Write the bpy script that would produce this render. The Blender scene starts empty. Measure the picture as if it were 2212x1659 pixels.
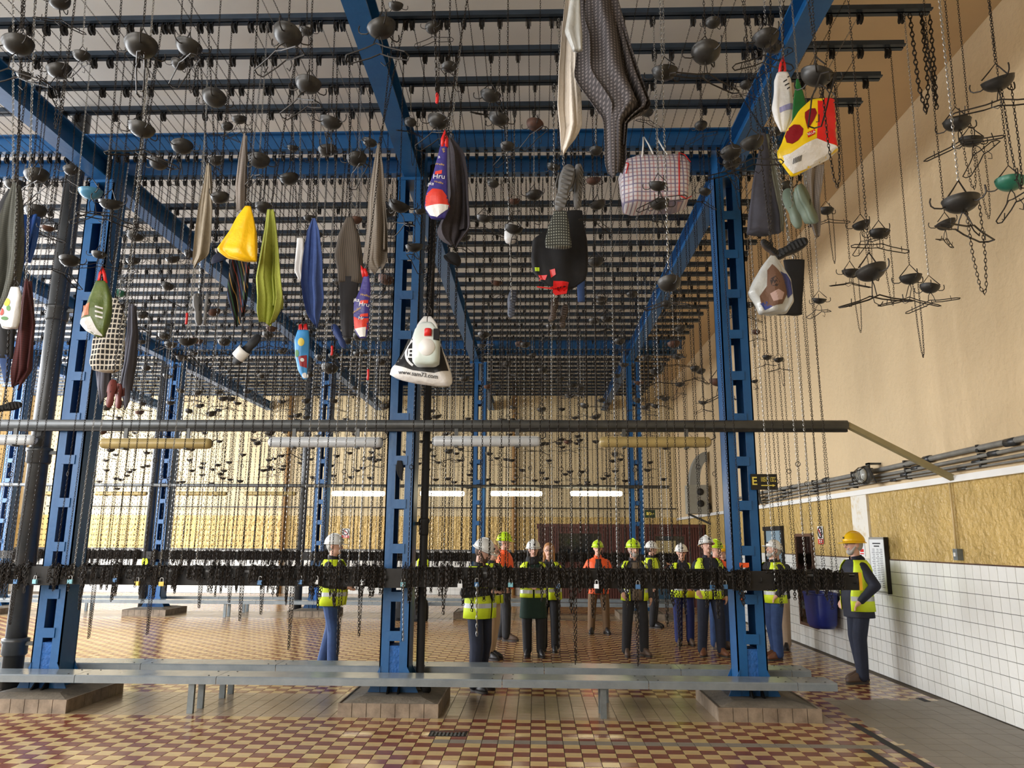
import bpy, bmesh, math, random
from mathutils import Vector, Matrix
from mathutils.bvhtree import BVHTree
random.seed(7)
S = bpy.context.scene
COL = S.collection
PI = math.pi

# ------------------------------------------------------------------ camera
F_PX, IMG_W, IMG_H = 1670.0, 2212.0, 1659.0
PITCH, YAW, ROLL = math.radians(11.39), math.radians(1.75), 0.0056
EYE = Vector((0, 0, 1.72))
FWD = Vector((-math.sin(YAW) * math.cos(PITCH), math.cos(YAW) * math.cos(PITCH), math.sin(PITCH)))
_r0 = Vector((math.cos(YAW), math.sin(YAW), 0))
_u0 = _r0.cross(FWD)
RIGHT = _r0 * math.cos(ROLL) + _u0 * math.sin(ROLL)
UP = _u0 * math.cos(ROLL) - _r0 * math.sin(ROLL)
cam_data = bpy.data.cameras.new('camera')
cam_data.sensor_fit = 'HORIZONTAL'
cam_data.sensor_width = 36.0
cam_data.lens = 36.0 * F_PX / IMG_W
cam_data.clip_start, cam_data.clip_end = 0.05, 200
cam = bpy.data.objects.new('camera', cam_data)
COL.objects.link(cam)
cam.matrix_world = Matrix(((RIGHT.x, UP.x, -FWD.x, EYE.x), (RIGHT.y, UP.y, -FWD.y, EYE.y), (RIGHT.z, UP.z, -FWD.z, EYE.z), (0, 0, 0, 1)))
S.camera = cam

# ------------------------------------------------------------------ world, exposure
S.view_settings.view_transform = 'Standard'
S.view_settings.look = 'None'
S.view_settings.exposure = -0.5
S.view_settings.gamma = 1.0
S.view_settings.use_curve_mapping = False
S.cycles.use_denoising = True
S.cycles.max_bounces = 6
S.cycles.diffuse_bounces = 4
S.cycles.glossy_bounces = 3
S.cycles.use_adaptive_sampling = True
S.cycles.adaptive_threshold = 0.025
S.cycles.sample_clamp_indirect = 6.0
world = bpy.data.worlds.new('world'); S.world = world
world.use_nodes = True
world.node_tree.nodes['Background'].inputs[0].default_value = (0.85, 0.92, 1.0, 1)
world.node_tree.nodes['Background'].inputs[1].default_value = 1.0

# ------------------------------------------------------------------ room dimensions
WALL_R, WALL_L, WALL_B, WALL_F = 4.58, -17.0, 25.3, -2.5     # right, left, back (far), rear (behind the camera)
CEIL = 6.95
ROW_A, ROW_B = 8.62, 18.35
COLS_A = (-5.2, -1.48, 2.247)
COLS_B = (-12.6, -8.80, -5.05, -1.32, 2.36)
BAR_Z = 6.32

# daylight through the tall windows of the left wall and of the wall behind the camera
WIN_LEFT = [(3.0, 3.4), (8.0, 3.4), (13.0, 3.4), (17.6, 3.4), (21.2, 3.2)]
WIN_REAR = [(-13.6, 3.4), (-9.4, 3.4), (-5.2, 3.4)]
WIN_Z0, WIN_Z1 = 1.6, 6.7
LIGHT_LEFT, LIGHT_REAR = 1800.0, 620.0
def window_light(name, loc, rot, w, h, power, colour):
    l = bpy.data.lights.new(name, 'AREA'); l.shape = 'RECTANGLE'; l.size = w; l.size_y = h
    l.energy = power; l.color = colour
    o = bpy.data.objects.new(name, l); COL.objects.link(o); o.location = loc; o.rotation_euler = rot
    return o
for cy, w in WIN_LEFT:
    window_light('window_left_offscreen', (WALL_L + 0.03, cy, (WIN_Z0 + WIN_Z1) / 2), (0, -PI / 2, 0), WIN_Z1 - WIN_Z0, w, LIGHT_LEFT, (0.93, 0.96, 1.0))
for cx, w in WIN_REAR:
    window_light('window_rear_offscreen', (cx, WALL_F + 0.03, (WIN_Z0 + WIN_Z1) / 2), (PI / 2, 0, 0), w, WIN_Z1 - WIN_Z0, LIGHT_REAR, (1.0, 0.97, 0.93))

# ------------------------------------------------------------------ pixel helpers (photo frame 2212 x 1659 -> world)
def ray(x, y): return FWD + RIGHT * ((x - IMG_W / 2) / F_PX) - UP * ((y - IMG_H / 2) / F_PX)
def at_y(x, y, Y): d = ray(x, y); return EYE + d * (Y / d.y)
def at_z(x, y, Z): d = ray(x, y); return EYE + d * ((Z - EYE.z) / d.z)
def at_x(x, y, X): d = ray(x, y); return EYE + d * (X / d.x)
def px_per_m(p): return F_PX / (Vector(p) - EYE).dot(FWD)

# ------------------------------------------------------------------ object helpers
def link(name, data, parent=None):
    o = bpy.data.objects.new(name, data); COL.objects.link(o)
    if parent is not None: o.parent = parent
    return o
def tag(o, label=None, cat=None, group=None, kind=None):
    if label: o['label'] = label
    if cat: o['category'] = cat
    if group: o['group'] = group
    if kind: o['kind'] = kind
    return o
def empty(name, loc, rz=0.0, label=None, cat=None, group=None):
    o = link(name, None); o.empty_display_size = 0.1; o.location = loc; o.rotation_euler = (0, 0, rz)
    return tag(o, label, cat, group)

class MB:
    """collects shapes; build() links them as one mesh object"""
    def __init__(self): self.v = []; self.f = []
    def add(self, vs, fs):
        b = len(self.v); self.v += [tuple(p) for p in vs]; self.f += [tuple(i + b for i in f) for f in fs]; return self
    def box(self, x0, x1, y0, y1, z0, z1, m=None):
        vs = [Vector((x, y, z)) for z in (z0, z1) for y in (y0, y1) for x in (x0, x1)]
        if m is not None: vs = [m @ p for p in vs]
        return self.add(vs, [(0, 2, 3, 1), (4, 5, 7, 6), (0, 1, 5, 4), (2, 6, 7, 3), (0, 4, 6, 2), (1, 3, 7, 5)])
    def loft(self, rings, cap0=True, cap1=True, closed=True):
        n = len(rings[0]); vs = [p for r in rings for p in r]; fs = []
        for k in range(len(rings) - 1):
            for i in range(n if closed else n - 1):
                j = (i + 1) % n
                fs.append((k * n + i, k * n + j, (k + 1) * n + j, (k + 1) * n + i))
        if cap0: fs.append(tuple(reversed(range(n))))
        if cap1: fs.append(tuple(range((len(rings) - 1) * n, len(rings) * n)))
        return self.add(vs, fs)
    def tube(self, path, r, n=5, closed=False, cap=True):
        P = [Vector(p) for p in path]; N = len(P); rings = []
        up = None
        for i in range(N):
            if closed: t = P[(i + 1) % N] - P[i - 1]
            else: t = P[min(i + 1, N - 1)] - P[max(i - 1, 0)]
            if t.length < 1e-9: t = Vector((0, 0, 1))
            t.normalize()
            if up is None:
                up = Vector((1, 0, 0)) if abs(t.x) < 0.9 else Vector((0, 1, 0))
            a = up - t * up.dot(t)
            if a.length < 1e-6: a = t.orthogonal()
            a.normalize(); up = a; b = t.cross(a)
            rr = r[i] if isinstance(r, (list, tuple)) else r
            rings.append([P[i] + (a * math.cos(2 * PI * k / n) + b * math.sin(2 * PI * k / n)) * rr for k in range(n)])
        if closed: rings.append(rings[0])
        return self.loft(rings, cap and not closed, cap and not closed)
    def lathe(self, prof, n=20, c=(0, 0, 0), sx=1.0, sy=1.0, cap0=True, cap1=True):
        c = Vector(c)
        rings = [[c + Vector((r * sx * math.cos(2 * PI * k / n), r * sy * math.sin(2 * PI * k / n), z)) for k in range(n)] for r, z in prof]
        return self.loft(rings, cap0, cap1)
    def ellipsoid(self, c, rad, m=None, nu=12, nv=8):
        c = Vector(c); rings = []
        for j in range(nv + 1):
            a = -PI / 2 + PI * j / nv; a = max(-PI / 2 + 0.12, min(PI / 2 - 0.12, a))
            ring = []
            for k in range(nu):
                p = Vector((rad[0] * math.cos(a) * math.cos(2 * PI * k / nu), rad[1] * math.cos(a) * math.sin(2 * PI * k / nu), rad[2] * math.sin(a)))
                ring.append(c + (m @ p if m is not None else p))
            rings.append(ring)
        return self.loft(rings)
    def capsule(self, p0, p1, r0, r1, n=10):
        p0, p1 = Vector(p0), Vector(p1); t = (p1 - p0)
        L = t.length
        if L < 1e-6: return self.ellipsoid(p0, (r0, r0, r0))
        t /= L; path = []; rad = []
        for k in range(4):
            a = PI / 2 * (1 - k / 4.0); path.append(p0 - t * r0 * math.sin(min(a, 1.45))); rad.append(max(r0 * math.cos(min(a, 1.45)), 1e-4))
        path.append(p0); rad.append(r0); path.append(p1); rad.append(r1)
        for k in range(1, 5):
            a = min(PI / 2 * k / 4.0, 1.45); path.append(p1 + t * r1 * math.sin(a)); rad.append(max(r1 * math.cos(a), 1e-4))
        return self.tube(path, rad, n)
    def mesh(self, name, mat=None, smooth=False):
        me = bpy.data.meshes.new(name); me.from_pydata(self.v, [], self.f); me.update()
        if mat is not None: me.materials.append(mat)
        if smooth:
            for p in me.polygons: p.use_smooth = True
        return me
    def build(self, name, mat=None, parent=None, smooth=False, loc=None):
        o = link(name, self.mesh(name, mat, smooth), parent)
        if loc is not None: o.location = loc
        return o
def resample(keys, n):
    """keys: list of tuples (t first); smooth-interpolated list of n tuples"""
    out = []; t0, t1 = keys[0][0], keys[-1][0]
    for i in range(n):
        t = t0 + (t1 - t0) * i / (n - 1)
        k = 0
        while k < len(keys) - 2 and t > keys[k + 1][0]: k += 1
        a, b = keys[k], keys[k + 1]; u = (t - a[0]) / max(b[0] - a[0], 1e-9)
        u2 = u
        out.append(tuple([t] + [a[j] + (b[j] - a[j]) * u2 for j in range(1, len(a))]))
    return out

# ------------------------------------------------------------------ materials
def srgb(r, g, b):
    f = lambda c: ((c / 255.0) / 12.92 if c / 255.0 <= 0.04045 else ((c / 255.0 + 0.055) / 1.055) ** 2.4)
    return (f(r), f(g), f(b), 1.0)
MATS = {}
def mat(name, rgb, rough=0.6, metal=0.0, var=0.0, scale=6.0, bump=0.0, bscale=40.0, rgb2=None, cut=None, emit=0.0, spec=0.5, coat=0.0, alpha=1.0, trans=0.0, coord='Object', stretch=None):
    """principled material; a noise mixes rgb with rgb2 (or with a darker/lighter rgb by var)"""
    m = bpy.data.materials.new(name); m.use_nodes = True; MATS[name] = m
    nt = m.node_tree; N = nt.nodes; L = nt.links; b = N['Principled BSDF']
    c = srgb(*rgb)
    b.inputs['Base Color'].default_value = c; b.inputs['Roughness'].default_value = rough; b.inputs['Metallic'].default_value = metal
    b.inputs['Specular IOR Level'].default_value = spec
    if coat: b.inputs['Coat Weight'].default_value = coat
    if trans: b.inputs['Transmission Weight'].default_value = trans
    if alpha < 1: b.inputs['Alpha'].default_value = alpha
    if emit:
        b.inputs['Emission Color'].default_value = c; b.inputs['Emission Strength'].default_value = emit
    src = None
    if var or rgb2 or bump:
        tc = N.new('ShaderNodeTexCoord'); src = tc.outputs[coord]
        if stretch:
            mp = N.new('ShaderNodeMapping'); mp.inputs['Scale'].default_value = stretch; L.new(src, mp.inputs['Vector']); src = mp.outputs['Vector']
    if var or rgb2:
        nz = N.new('ShaderNodeTexNoise'); nz.inputs['Scale'].default_value = scale; nz.inputs['Detail'].default_value = 5.0; nz.inputs['Roughness'].default_value = 0.65
        L.new(src, nz.inputs['Vector'])
        rp = N.new('ShaderNodeValToRGB'); L.new(nz.outputs['Fac'], rp.inputs['Fac'])
        lo, hi = cut if cut else (0.3, 0.7)
        rp.color_ramp.elements[0].position = lo; rp.color_ramp.elements[1].position = hi
        if rgb2: c0, c1 = c, srgb(*rgb2)
        else:
            c0 = tuple(x * (1 - var) for x in c[:3]) + (1,); c1 = tuple(min(1, x * (1 + var)) for x in c[:3]) + (1,)
        rp.color_ramp.elements[0].color = c0; rp.color_ramp.elements[1].color = c1
        L.new(rp.outputs['Color'], b.inputs['Base Color'])
        if emit: L.new(rp.outputs['Color'], b.inputs['Emission Color'])
    if bump:
        nb = N.new('ShaderNodeTexNoise'); nb.inputs['Scale'].default_value = bscale; nb.inputs['Detail'].default_value = 3.0
        L.new(src, nb.inputs['Vector'])
        bp = N.new('ShaderNodeBump'); bp.inputs['Strength'].default_value = bump; bp.inputs['Distance'].default_value = 0.02
        L.new(nb.outputs['Fac'], bp.inputs['Height']); L.new(bp.outputs['Normal'], b.inputs['Normal'])
    return m
def pattern_mat(name, rgb, rgb2, kind='check', sx=20.0, sz=20.0, rough=0.9, rgb3=None, ratio=0.5, rot=0.0):
    """woven or printed cloth: stripes, checks or dots laid in the x-z plane of the piece"""
    m = bpy.data.materials.new(name); m.use_nodes = True; MATS[name] = m
    nt = m.node_tree; N = nt.nodes; L = nt.links; b = N['Principled BSDF']; b.inputs['Roughness'].default_value = rough
    tc = N.new('ShaderNodeTexCoord'); mp = N.new('ShaderNodeMapping'); mp.inputs['Rotation'].default_value = (0, rot, 0)
    L.new(tc.outputs['Object'], mp.inputs['Vector'])
    sp = N.new('ShaderNodeSeparateXYZ'); L.new(mp.outputs['Vector'], sp.inputs[0])
    def math_(op, a, v=None, c=None):
        n = N.new('ShaderNodeMath'); n.operation = op
        L.new(a, n.inputs[0])
        if v is not None:
            if hasattr(v, 'is_output'): L.new(v, n.inputs[1])
            else: n.inputs[1].default_value = v
        return n.outputs[0]
    fx = math_('FRACT', math_('MULTIPLY', sp.outputs['X'], sx)); fz = math_('FRACT', math_('MULTIPLY', sp.outputs['Z'], sz))
    gx = math_('LESS_THAN', fx, ratio); gz = math_('LESS_THAN', fz, ratio)
    def mix(fac, a, bcol):
        n = N.new('ShaderNodeMix'); n.data_type = 'RGBA'
        if hasattr(fac, 'is_output'): L.new(fac, n.inputs['Factor'])
        else: n.inputs['Factor'].default_value = fac
        for s, v in ((6, a), (7, bcol)):
            if hasattr(v, 'is_output'): L.new(v, n.inputs[s])
            else: n.inputs[s].default_value = v
        return n.outputs[2]
    A, B = srgb(*rgb), srgb(*rgb2)
    if kind == 'check': fac = math_('MULTIPLY', math_('ADD', gx, gz), 0.5); col = mix(fac, A, B)
    elif kind == 'stripe': col = mix(gx, A, B)
    elif kind == 'dots': fac = math_('MULTIPLY', gx, gz); col = mix(fac, A, B)
    elif kind == 'multi':
        w = N.new('ShaderNodeValToRGB'); w.color_ramp.interpolation = 'CONSTANT'
        cols = [rgb, rgb2, rgb, (150, 60, 50), rgb, (60, 80, 130), rgb, (60, 110, 70), rgb, (190, 150, 80)]
        for i, cc in enumerate(cols):
            e = w.color_ramp.elements[i] if i < 2 else w.color_ramp.elements.new(min(1.0, i / 10.0 + (0.055 if i % 2 else 0.0)))
            e.position = i / 10.0 + (0.055 if i % 2 else 0.0); e.color = srgb(*cc)
        L.new(fx, w.inputs['Fac']); col = w.outputs['Color']
    if kind == 'plaid':
        h1 = mix(math_('MULTIPLY', gx, 0.75), A, B); gz2 = math_('MULTIPLY', gz, 0.6)
        col = mix(gz2, h1, B)
        if rgb3:
            f3 = math_('FRACT', math_('MULTIPLY', sp.outputs['X'], sx * 0.5)); g3 = math_('MULTIPLY', math_('LESS_THAN', f3, 0.18), 0.7); col = mix(g3, col, srgb(*rgb3))
            f4 = math_('FRACT', math_('MULTIPLY', sp.outputs['Z'], sz * 0.5)); g4 = math_('MULTIPLY', math_('LESS_THAN', f4, 0.15), 0.7); col = mix(g4, col, srgb(*rgb3))
    L.new(col, b.inputs['Base Color'])
    return m
def band_mat(name, bands, rough=0.5, axis='Z', bump=0.0):
    """colour by height in the piece's own frame: bands = [(upper limit, rgb), ...] from low to high; a print, not light"""
    m = bpy.data.materials.new(name); m.use_nodes = True; MATS[name] = m
    nt = m.node_tree; N = nt.nodes; L = nt.links; b = N['Principled BSDF']; b.inputs['Roughness'].default_value = rough
    tc = N.new('ShaderNodeTexCoord'); sp = N.new('ShaderNodeSeparateXYZ'); L.new(tc.outputs['Object'], sp.inputs[0])
    src = None
    for lim, rgb in bands:
        if src is None:
            n = N.new('ShaderNodeRGB'); n.outputs[0].default_value = srgb(*rgb); src = n.outputs[0]; last = lim; continue
        g = N.new('ShaderNodeMath'); g.operation = 'GREATER_THAN'; L.new(sp.outputs[axis], g.inputs[0]); g.inputs[1].default_value = last
        mx = N.new('ShaderNodeMix'); mx.data_type = 'RGBA'; L.new(g.outputs[0], mx.inputs['Factor']); L.new(src, mx.inputs[6]); mx.inputs[7].default_value = srgb(*rgb)
        src = mx.outputs[2]; last = lim
    L.new(src, b.inputs['Base Color'])
    if bump:
        nb = N.new('ShaderNodeTexNoise'); nb.inputs['Scale'].default_value = 30; bp = N.new('ShaderNodeBump'); bp.inputs['Strength'].default_value = bump
        bp.inputs['Distance'].default_value = 0.02
        L.new(tc.outputs['Object'], nb.inputs['Vector']); L.new(nb.outputs['Fac'], bp.inputs['Height']); L.new(bp.outputs['Normal'], b.inputs['Normal'])
    return m

M_BLUE = mat('blue_paint', (16, 78, 132), 0.38, 0.0, rgb2=(26, 92, 148), scale=3, bump=0.08, bscale=25)
M_BAR = mat('bar_steel', (48, 62, 78), 0.45, 0.2, var=0.25, scale=5)
M_BLACK = mat('black_steel', (30, 29, 29), 0.55, 0.3, var=0.35, scale=9)
M_RUST = mat('rusty_chain', (44, 39, 35), 0.55, 0.6, var=0.35, scale=14)
M_CONDUIT = mat('conduit_grey', (132, 131, 126), 0.45, 0.2, var=0.2, scale=6)
M_GALV = mat('galvanised_chain', (150, 150, 148), 0.35, 0.85, var=0.2, scale=14)
M_WIRE = mat('dark_wire', (46, 42, 39), 0.5, 0.5)
M_BOWL = mat('bowl_steel', (64, 63, 61), 0.42, 0.4, rgb2=(44, 42, 40), scale=7)
M_BOWL_RUST = mat('rusty_bowl', (96, 62, 46), 0.6, 0.3, rgb2=(60, 44, 38), scale=9)
M_BOWL_BLUE = mat('blue_enamel_bowl', (70, 128, 160), 0.35, 0.1, var=0.15)
M_BOWL_GREEN = mat('green_enamel_bowl', (40, 104, 84), 0.35, 0.1, var=0.2)
M_CEIL = mat('ceiling_paint', (238, 236, 232), 0.85, rgb2=(228, 225, 220), scale=0.6, cut=(0.35, 0.75), bump=0.1, bscale=12)
M_CEIL_TAN = mat('ceiling_tan_paint', (222, 196, 158), 0.8, var=0.06, scale=0.8)
M_GROUT = mat('grout', (92, 82, 68), 0.8, var=0.15, scale=4)
M_TY = mat('yellow_tile', (198, 172, 120), 0.2, rgb2=(178, 152, 102), scale=2.6, bump=0.06, bscale=9, coord='Object')
M_TR = mat('red_tile', (126, 68, 54), 0.2, rgb2=(106, 52, 42), scale=2.6, bump=0.06, bscale=9)
M_TB = mat('beige_tile', (168, 150, 126), 0.26, rgb2=(146, 127, 102), scale=2.2, bump=0.06, bscale=9)
M_TG = mat('grey_tile', (134, 126, 114), 0.5, rgb2=(118, 110, 98), scale=2.2, bump=0.06, bscale=9)
M_WT = mat('white_wall_tile', (226, 226, 222), 0.16, rgb2=(208, 204, 194), scale=1.1, cut=(0.4, 0.8), bump=0.03, bscale=6)
M_CONC = mat('plinth_concrete', (120, 112, 100), 0.8, var=0.25, scale=8, bump=0.3, bscale=30)
M_PTILE = mat('plinth_tile', (150, 134, 116), 0.6, rgb2=(104, 90, 76), scale=7)
M_BENCH = mat('bench_plastic', (112, 121, 128), 0.25, 0.1, rgb2=(132, 140, 144), scale=5)
M_BLEG = mat('bench_leg_steel', (112, 120, 124), 0.45, 0.4, var=0.2, scale=12)
M_GREYPIPE = mat('grey_pipe', (84, 86, 86), 0.45, 0.3, var=0.25, scale=5)
M_DARKPIPE = mat('cast_iron_pipe', (62, 64, 66), 0.36, 0.3, var=0.35, scale=3)
M_LAMPGREY = mat('lamp_grey_cover', (200, 206, 212), 0.25, 0.0, var=0.06, scale=9)
M_LAMPTAN = mat('lamp_yellowed_cover', (172, 152, 100), 0.35, 0.0, var=0.15, scale=5)
M_LAMPWHITE = mat('lamp_body_white', (214, 212, 204), 0.4)
M_LIT = mat('lit_tube', (255, 240, 200), 0.4, emit=26.0)
M_WHITE = mat('white_plastic', (232, 232, 230), 0.4)
M_REDP = mat('red_plastic', (214, 34, 34), 0.4)
M_YELLOWP = mat('yellow_tape', (232, 176, 40), 0.5)
M_DARK = mat('dark_rubber', (26, 26, 28), 0.7)
M_GLASS = mat('dark_glass', (28, 32, 36), 0.08, spec=0.8)
M_SILVER = mat('silver_trim', (176, 178, 180), 0.35, 0.6)
M_PAPER = mat('paper', (226, 228, 230), 0.6)
M_INK = mat('ink', (46, 46, 52), 0.7)
# ================================================================== the room
def wall_paint(name, z_tile, z_ledge, top, band, gloss):
    """plaster wall: pale upper paint, stronger oil paint below the ledge, worn and slightly lumpy"""
    m = bpy.data.materials.new(name); m.use_nodes = True
    nt = m.node_tree; N = nt.nodes; L = nt.links; b = N['Principled BSDF']
    tc = N.new('ShaderNodeTexCoord'); sp = N.new('ShaderNodeSeparateXYZ'); L.new(tc.outputs['Object'], sp.inputs[0])
    def noise(scale, detail=5, stretch=None):
        n = N.new('ShaderNodeTexNoise'); n.inputs['Scale'].default_value = scale; n.inputs['Detail'].default_value = detail
        if stretch:
            mp = N.new('ShaderNodeMapping'); mp.inputs['Scale'].default_value = stretch; L.new(tc.outputs['Object'], mp.inputs['Vector']); L.new(mp.outputs['Vector'], n.inputs['Vector'])
        else: L.new(tc.outputs['Object'], n.inputs['Vector'])
        return n.outputs['Fac']
    def ramp(f, p0, c0, p1, c1):
        r = N.new('ShaderNodeValToRGB'); L.new(f, r.inputs['Fac']); e = r.color_ramp.elements
        e[0].position, e[1].position = p0, p1; e[0].color, e[1].color = c0, c1; return r.outputs['Color']
    def sc(c, k): s = srgb(*c); return tuple(min(1, v * k) for v in s[:3]) + (1,)
    up = ramp(noise(0.7), 0.3, sc(top, 0.93), 0.7, sc(top, 1.05))
    lo = ramp(noise(3.0), 0.35, sc(band, 0.9), 0.75, sc(band, 1.15))
    g = N.new('ShaderNodeMath'); g.operation = 'GREATER_THAN'; L.new(sp.outputs['Z'], g.inputs[0]); g.inputs[1].default_value = z_ledge
    mx = N.new('ShaderNodeMix'); mx.data_type = 'RGBA'; L.new(g.outputs[0], mx.inputs['Factor']); L.new(lo, mx.inputs[6]); L.new(up, mx.inputs[7])
    g3 = N.new('ShaderNodeMath'); g3.operation = 'GREATER_THAN'; L.new(sp.outputs['Z'], g3.inputs[0]); g3.inputs[1].default_value = z_tile
    m3 = N.new('ShaderNodeMix'); m3.data_type = 'RGBA'; L.new(g3.outputs[0], m3.inputs['Factor']); m3.inputs[6].default_value = srgb(96, 94, 90); L.new(mx.outputs[2], m3.inputs[7])
    L.new(m3.outputs[2], b.inputs['Base Color'])
    rr = N.new('ShaderNodeMapRange'); L.new(g.outputs[0], rr.inputs['Value']); rr.inputs['To Min'].default_value = gloss; rr.inputs['To Max'].default_value = 0.6
    L.new(rr.outputs[0], b.inputs['Roughness'])
    bp = N.new('ShaderNodeBump'); bp.inputs['Strength'].default_value = 0.6; bp.inputs['Distance'].default_value = 0.07
    hm = N.new('ShaderNodeMapRange'); L.new(g.outputs[0], hm.inputs['Value']); hm.inputs['To Min'].default_value = 1.0; hm.inputs['To Max'].default_value = 0.35; L.new(hm.outputs[0], bp.inputs['Strength'])
    L.new(noise(11.0, 5), bp.inputs['Height']); L.new(bp.outputs['Normal'], b.inputs['Normal'])
    return m
M_WALL_R = wall_paint('side_wall_paint', 1.49, 2.37, (210, 186, 148), (198, 168, 104), 0.2)
M_WALL_B = wall_paint('far_wall_paint', 1.40, 2.45, (216, 196, 154), (210, 178, 110), 0.4)
M_WALL_PLAIN = mat('plain_wall_paint', (226, 200, 150), 0.7, var=0.06, scale=0.8)

def struct(name, mb, m, smooth=False, label=None):
    o = mb.build(name, m, None, smooth); tag(o, label, None, None, 'structure'); return o

floor = struct('floor', MB().box(WALL_L - 0.3, WALL_R + 0.3, WALL_F - 0.3, WALL_B + 0.3, -0.25, -0.006), M_GROUT, label='large floor of red and yellow chequered tiles')
ceiling = struct('ceiling', MB().box(WALL_L - 0.3, 2.75, WALL_F - 0.3, WALL_B + 0.3, CEIL, CEIL + 0.2), M_CEIL, label='flat off-white ceiling above the pulley bars')
struct('ceiling_side', MB().box(2.75, WALL_R + 0.3, WALL_F - 0.3, WALL_B + 0.3, CEIL, CEIL + 0.2), M_CEIL_TAN, label='tan painted strip of ceiling along the side wall')
wall_right = struct('wall_right', MB().box(WALL_R + 0.012, WALL_R + 0.3, WALL_F - 0.3, WALL_B + 0.3, -0.01, CEIL + 0.01), M_WALL_R, label='plastered yellow side wall with white tiles below')
wall_back = struct('wall_back', MB().box(WALL_L - 0.3, WALL_R + 0.012, WALL_B + 0.012, WALL_B + 0.3, -0.01, CEIL + 0.01), M_WALL_B, label='yellow far wall behind the chain rows')
# left wall and the wall behind the camera: piers, parapets and lintels around tall windows
def window_wall(name, axis, pos, thick, a0, a1, wins):
    mb = MB()
    def bx(u0, u1, z0, z1):
        if axis == 'x': mb.box(min(pos, pos + thick), max(pos, pos + thick), u0, u1, z0, z1)
        else: mb.box(u0, u1, min(pos, pos + thick), max(pos, pos + thick), z0, z1)
    cur = a0
    for c, w in wins:
        bx(cur, c - w / 2, 0, CEIL); bx(c - w / 2, c + w / 2, 0, WIN_Z0); bx(c - w / 2, c + w / 2, WIN_Z1, CEIL); cur = c + w / 2
    bx(cur, a1, 0, CEIL)
    return struct(name, mb, M_WALL_PLAIN, label='plain yellow wall pierced by tall windows')
window_wall('wall_left', 'x', WALL_L, -0.3, WALL_F - 0.3, WALL_B + 0.3, WIN_LEFT)
window_wall('wall_rear', 'y', WALL_F, -0.3, WALL_L, WALL_R + 0.012, WIN_REAR)
M_PANE = mat('window_pane', (235, 242, 250), 0.05, trans=1.0)
wn = 0
for axis, pos, wins in (('x', WALL_L - 0.12, WIN_LEFT), ('y', WALL_F - 0.12, WIN_REAR)):
    for c, w in wins:
        wn += 1
        T = (lambda u, z, d: (pos + d, u, z)) if axis == 'x' else (lambda u, z, d: (u, pos + d, z))
        def slab(u0, u1, z0, z1, d0, d1):
            a, b_ = T(u0, z0, d0), T(u1, z1, d1)
            return (min(a[0], b_[0]), max(a[0], b_[0]), min(a[1], b_[1]), max(a[1], b_[1]), z0, z1)
        fr = MB()
        for k in range(4):
            u = c - w / 2 + w * k / 3; fr.box(*slab(u - 0.03, u + 0.03, WIN_Z0, WIN_Z1, -0.03, 0.03))
        for k in range(4):
            z = WIN_Z0 + (WIN_Z1 - WIN_Z0) * k / 3; fr.box(*slab(c - w / 2, c + w / 2, z - 0.03, z + 0.03, -0.03, 0.03))
        wo = struct('window_%d' % wn, fr, M_WHITE, label='tall white framed window with nine panes')
        for i in range(3):
            for j in range(3):
                MB().box(*slab(c - w / 2 + w * i / 3 + 0.03, c - w / 2 + w * (i + 1) / 3 - 0.03, WIN_Z0 + (WIN_Z1 - WIN_Z0) * j / 3 + 0.03, WIN_Z0 + (WIN_Z1 - WIN_Z0) * (j + 1) / 3 - 0.03, -0.005, 0.005)).build('pane', M_PANE, wo)

# ------------------------------------------------------------------ floor tiles
TX, TY = 0.141, 0.1305
GAP = 0.006
def in_grey(x, y): return x > 3.15 and y < 9.15
def tile_kind(i, j, x, y):
    if in_grey(x, y): return None
    if 7.14 < y < 7.27 and x > -0.95: return 'G'
    if abs(y - ROW_A) < 0.62 and not (x > 2.9): 
        return 'B'
    if abs(y - ROW_B) < 0.75: return 'B'
    return 'Y' if (i + j) % 2 == 0 else 'R'
TM = {'Y': M_TY, 'R': M_TR, 'B': M_TB, 'G': M_TG}
def tile_box(mb, x0, x1, y0, y1, dz=0.0):
    b = len(mb.v)
    mb.v += [(x0, y0, -0.008), (x1, y0, -0.008), (x1, y1, -0.008), (x0, y1, -0.008), (x0, y0, dz), (x1, y0, dz), (x1, y1, dz), (x0, y1, dz)]
    mb.f += [(b + 4, b + 5, b + 6, b + 7), (b, b + 1, b + 5, b + 4), (b + 1, b + 2, b + 6, b + 5), (b + 2, b + 3, b + 7, b + 6), (b + 3, b, b + 4, b + 7)]
tile_mesh = {}
for k, m in TM.items():
    mb = MB(); tile_box(mb, -TX / 2 + GAP / 2, TX / 2 - GAP / 2, -TY / 2 + GAP / 2, TY / 2 - GAP / 2); tile_mesh[k] = mb.mesh('floor_tile', m)
fields = {k: MB() for k in TM}
n_single = 0
X0T, Y0T = -0.324 - 100 * TX, 6.4668 - 14 * TY
for j in range(0, 158):
    y = Y0T + (j + 0.5) * TY
    if y > WALL_B - 0.02: break
    half = 0.70 * y
    for i in range(0, 140):
        x = X0T + (i + 0.5) * TX
        x_ = x
        if x > WALL_R - TX * 0.5: break
        if x < -half - 2.5 or x < WALL_L: continue
        k = tile_kind(i, j, x, y)
        if k is None: continue
        if 6.42 < y and n_single < 300 and -4.6 < x < 3.2 and k != 'G':
            o = link('floor_tile', tile_mesh[k], floor); o.location = (x, y, random.uniform(-0.0008, 0.0008)); n_single += 1
        else:
            tile_box(fields[k], x - TX / 2 + GAP / 2, x + TX / 2 - GAP / 2, y - TY / 2 + GAP / 2, y + TY / 2 - GAP / 2, random.uniform(-0.001, 0.0006))
for k in fields:
    o = fields[k].build('tile_field', TM[k], floor); o['kind'] = 'stuff'
mb = MB(); i = 0
y = 3.5
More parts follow.
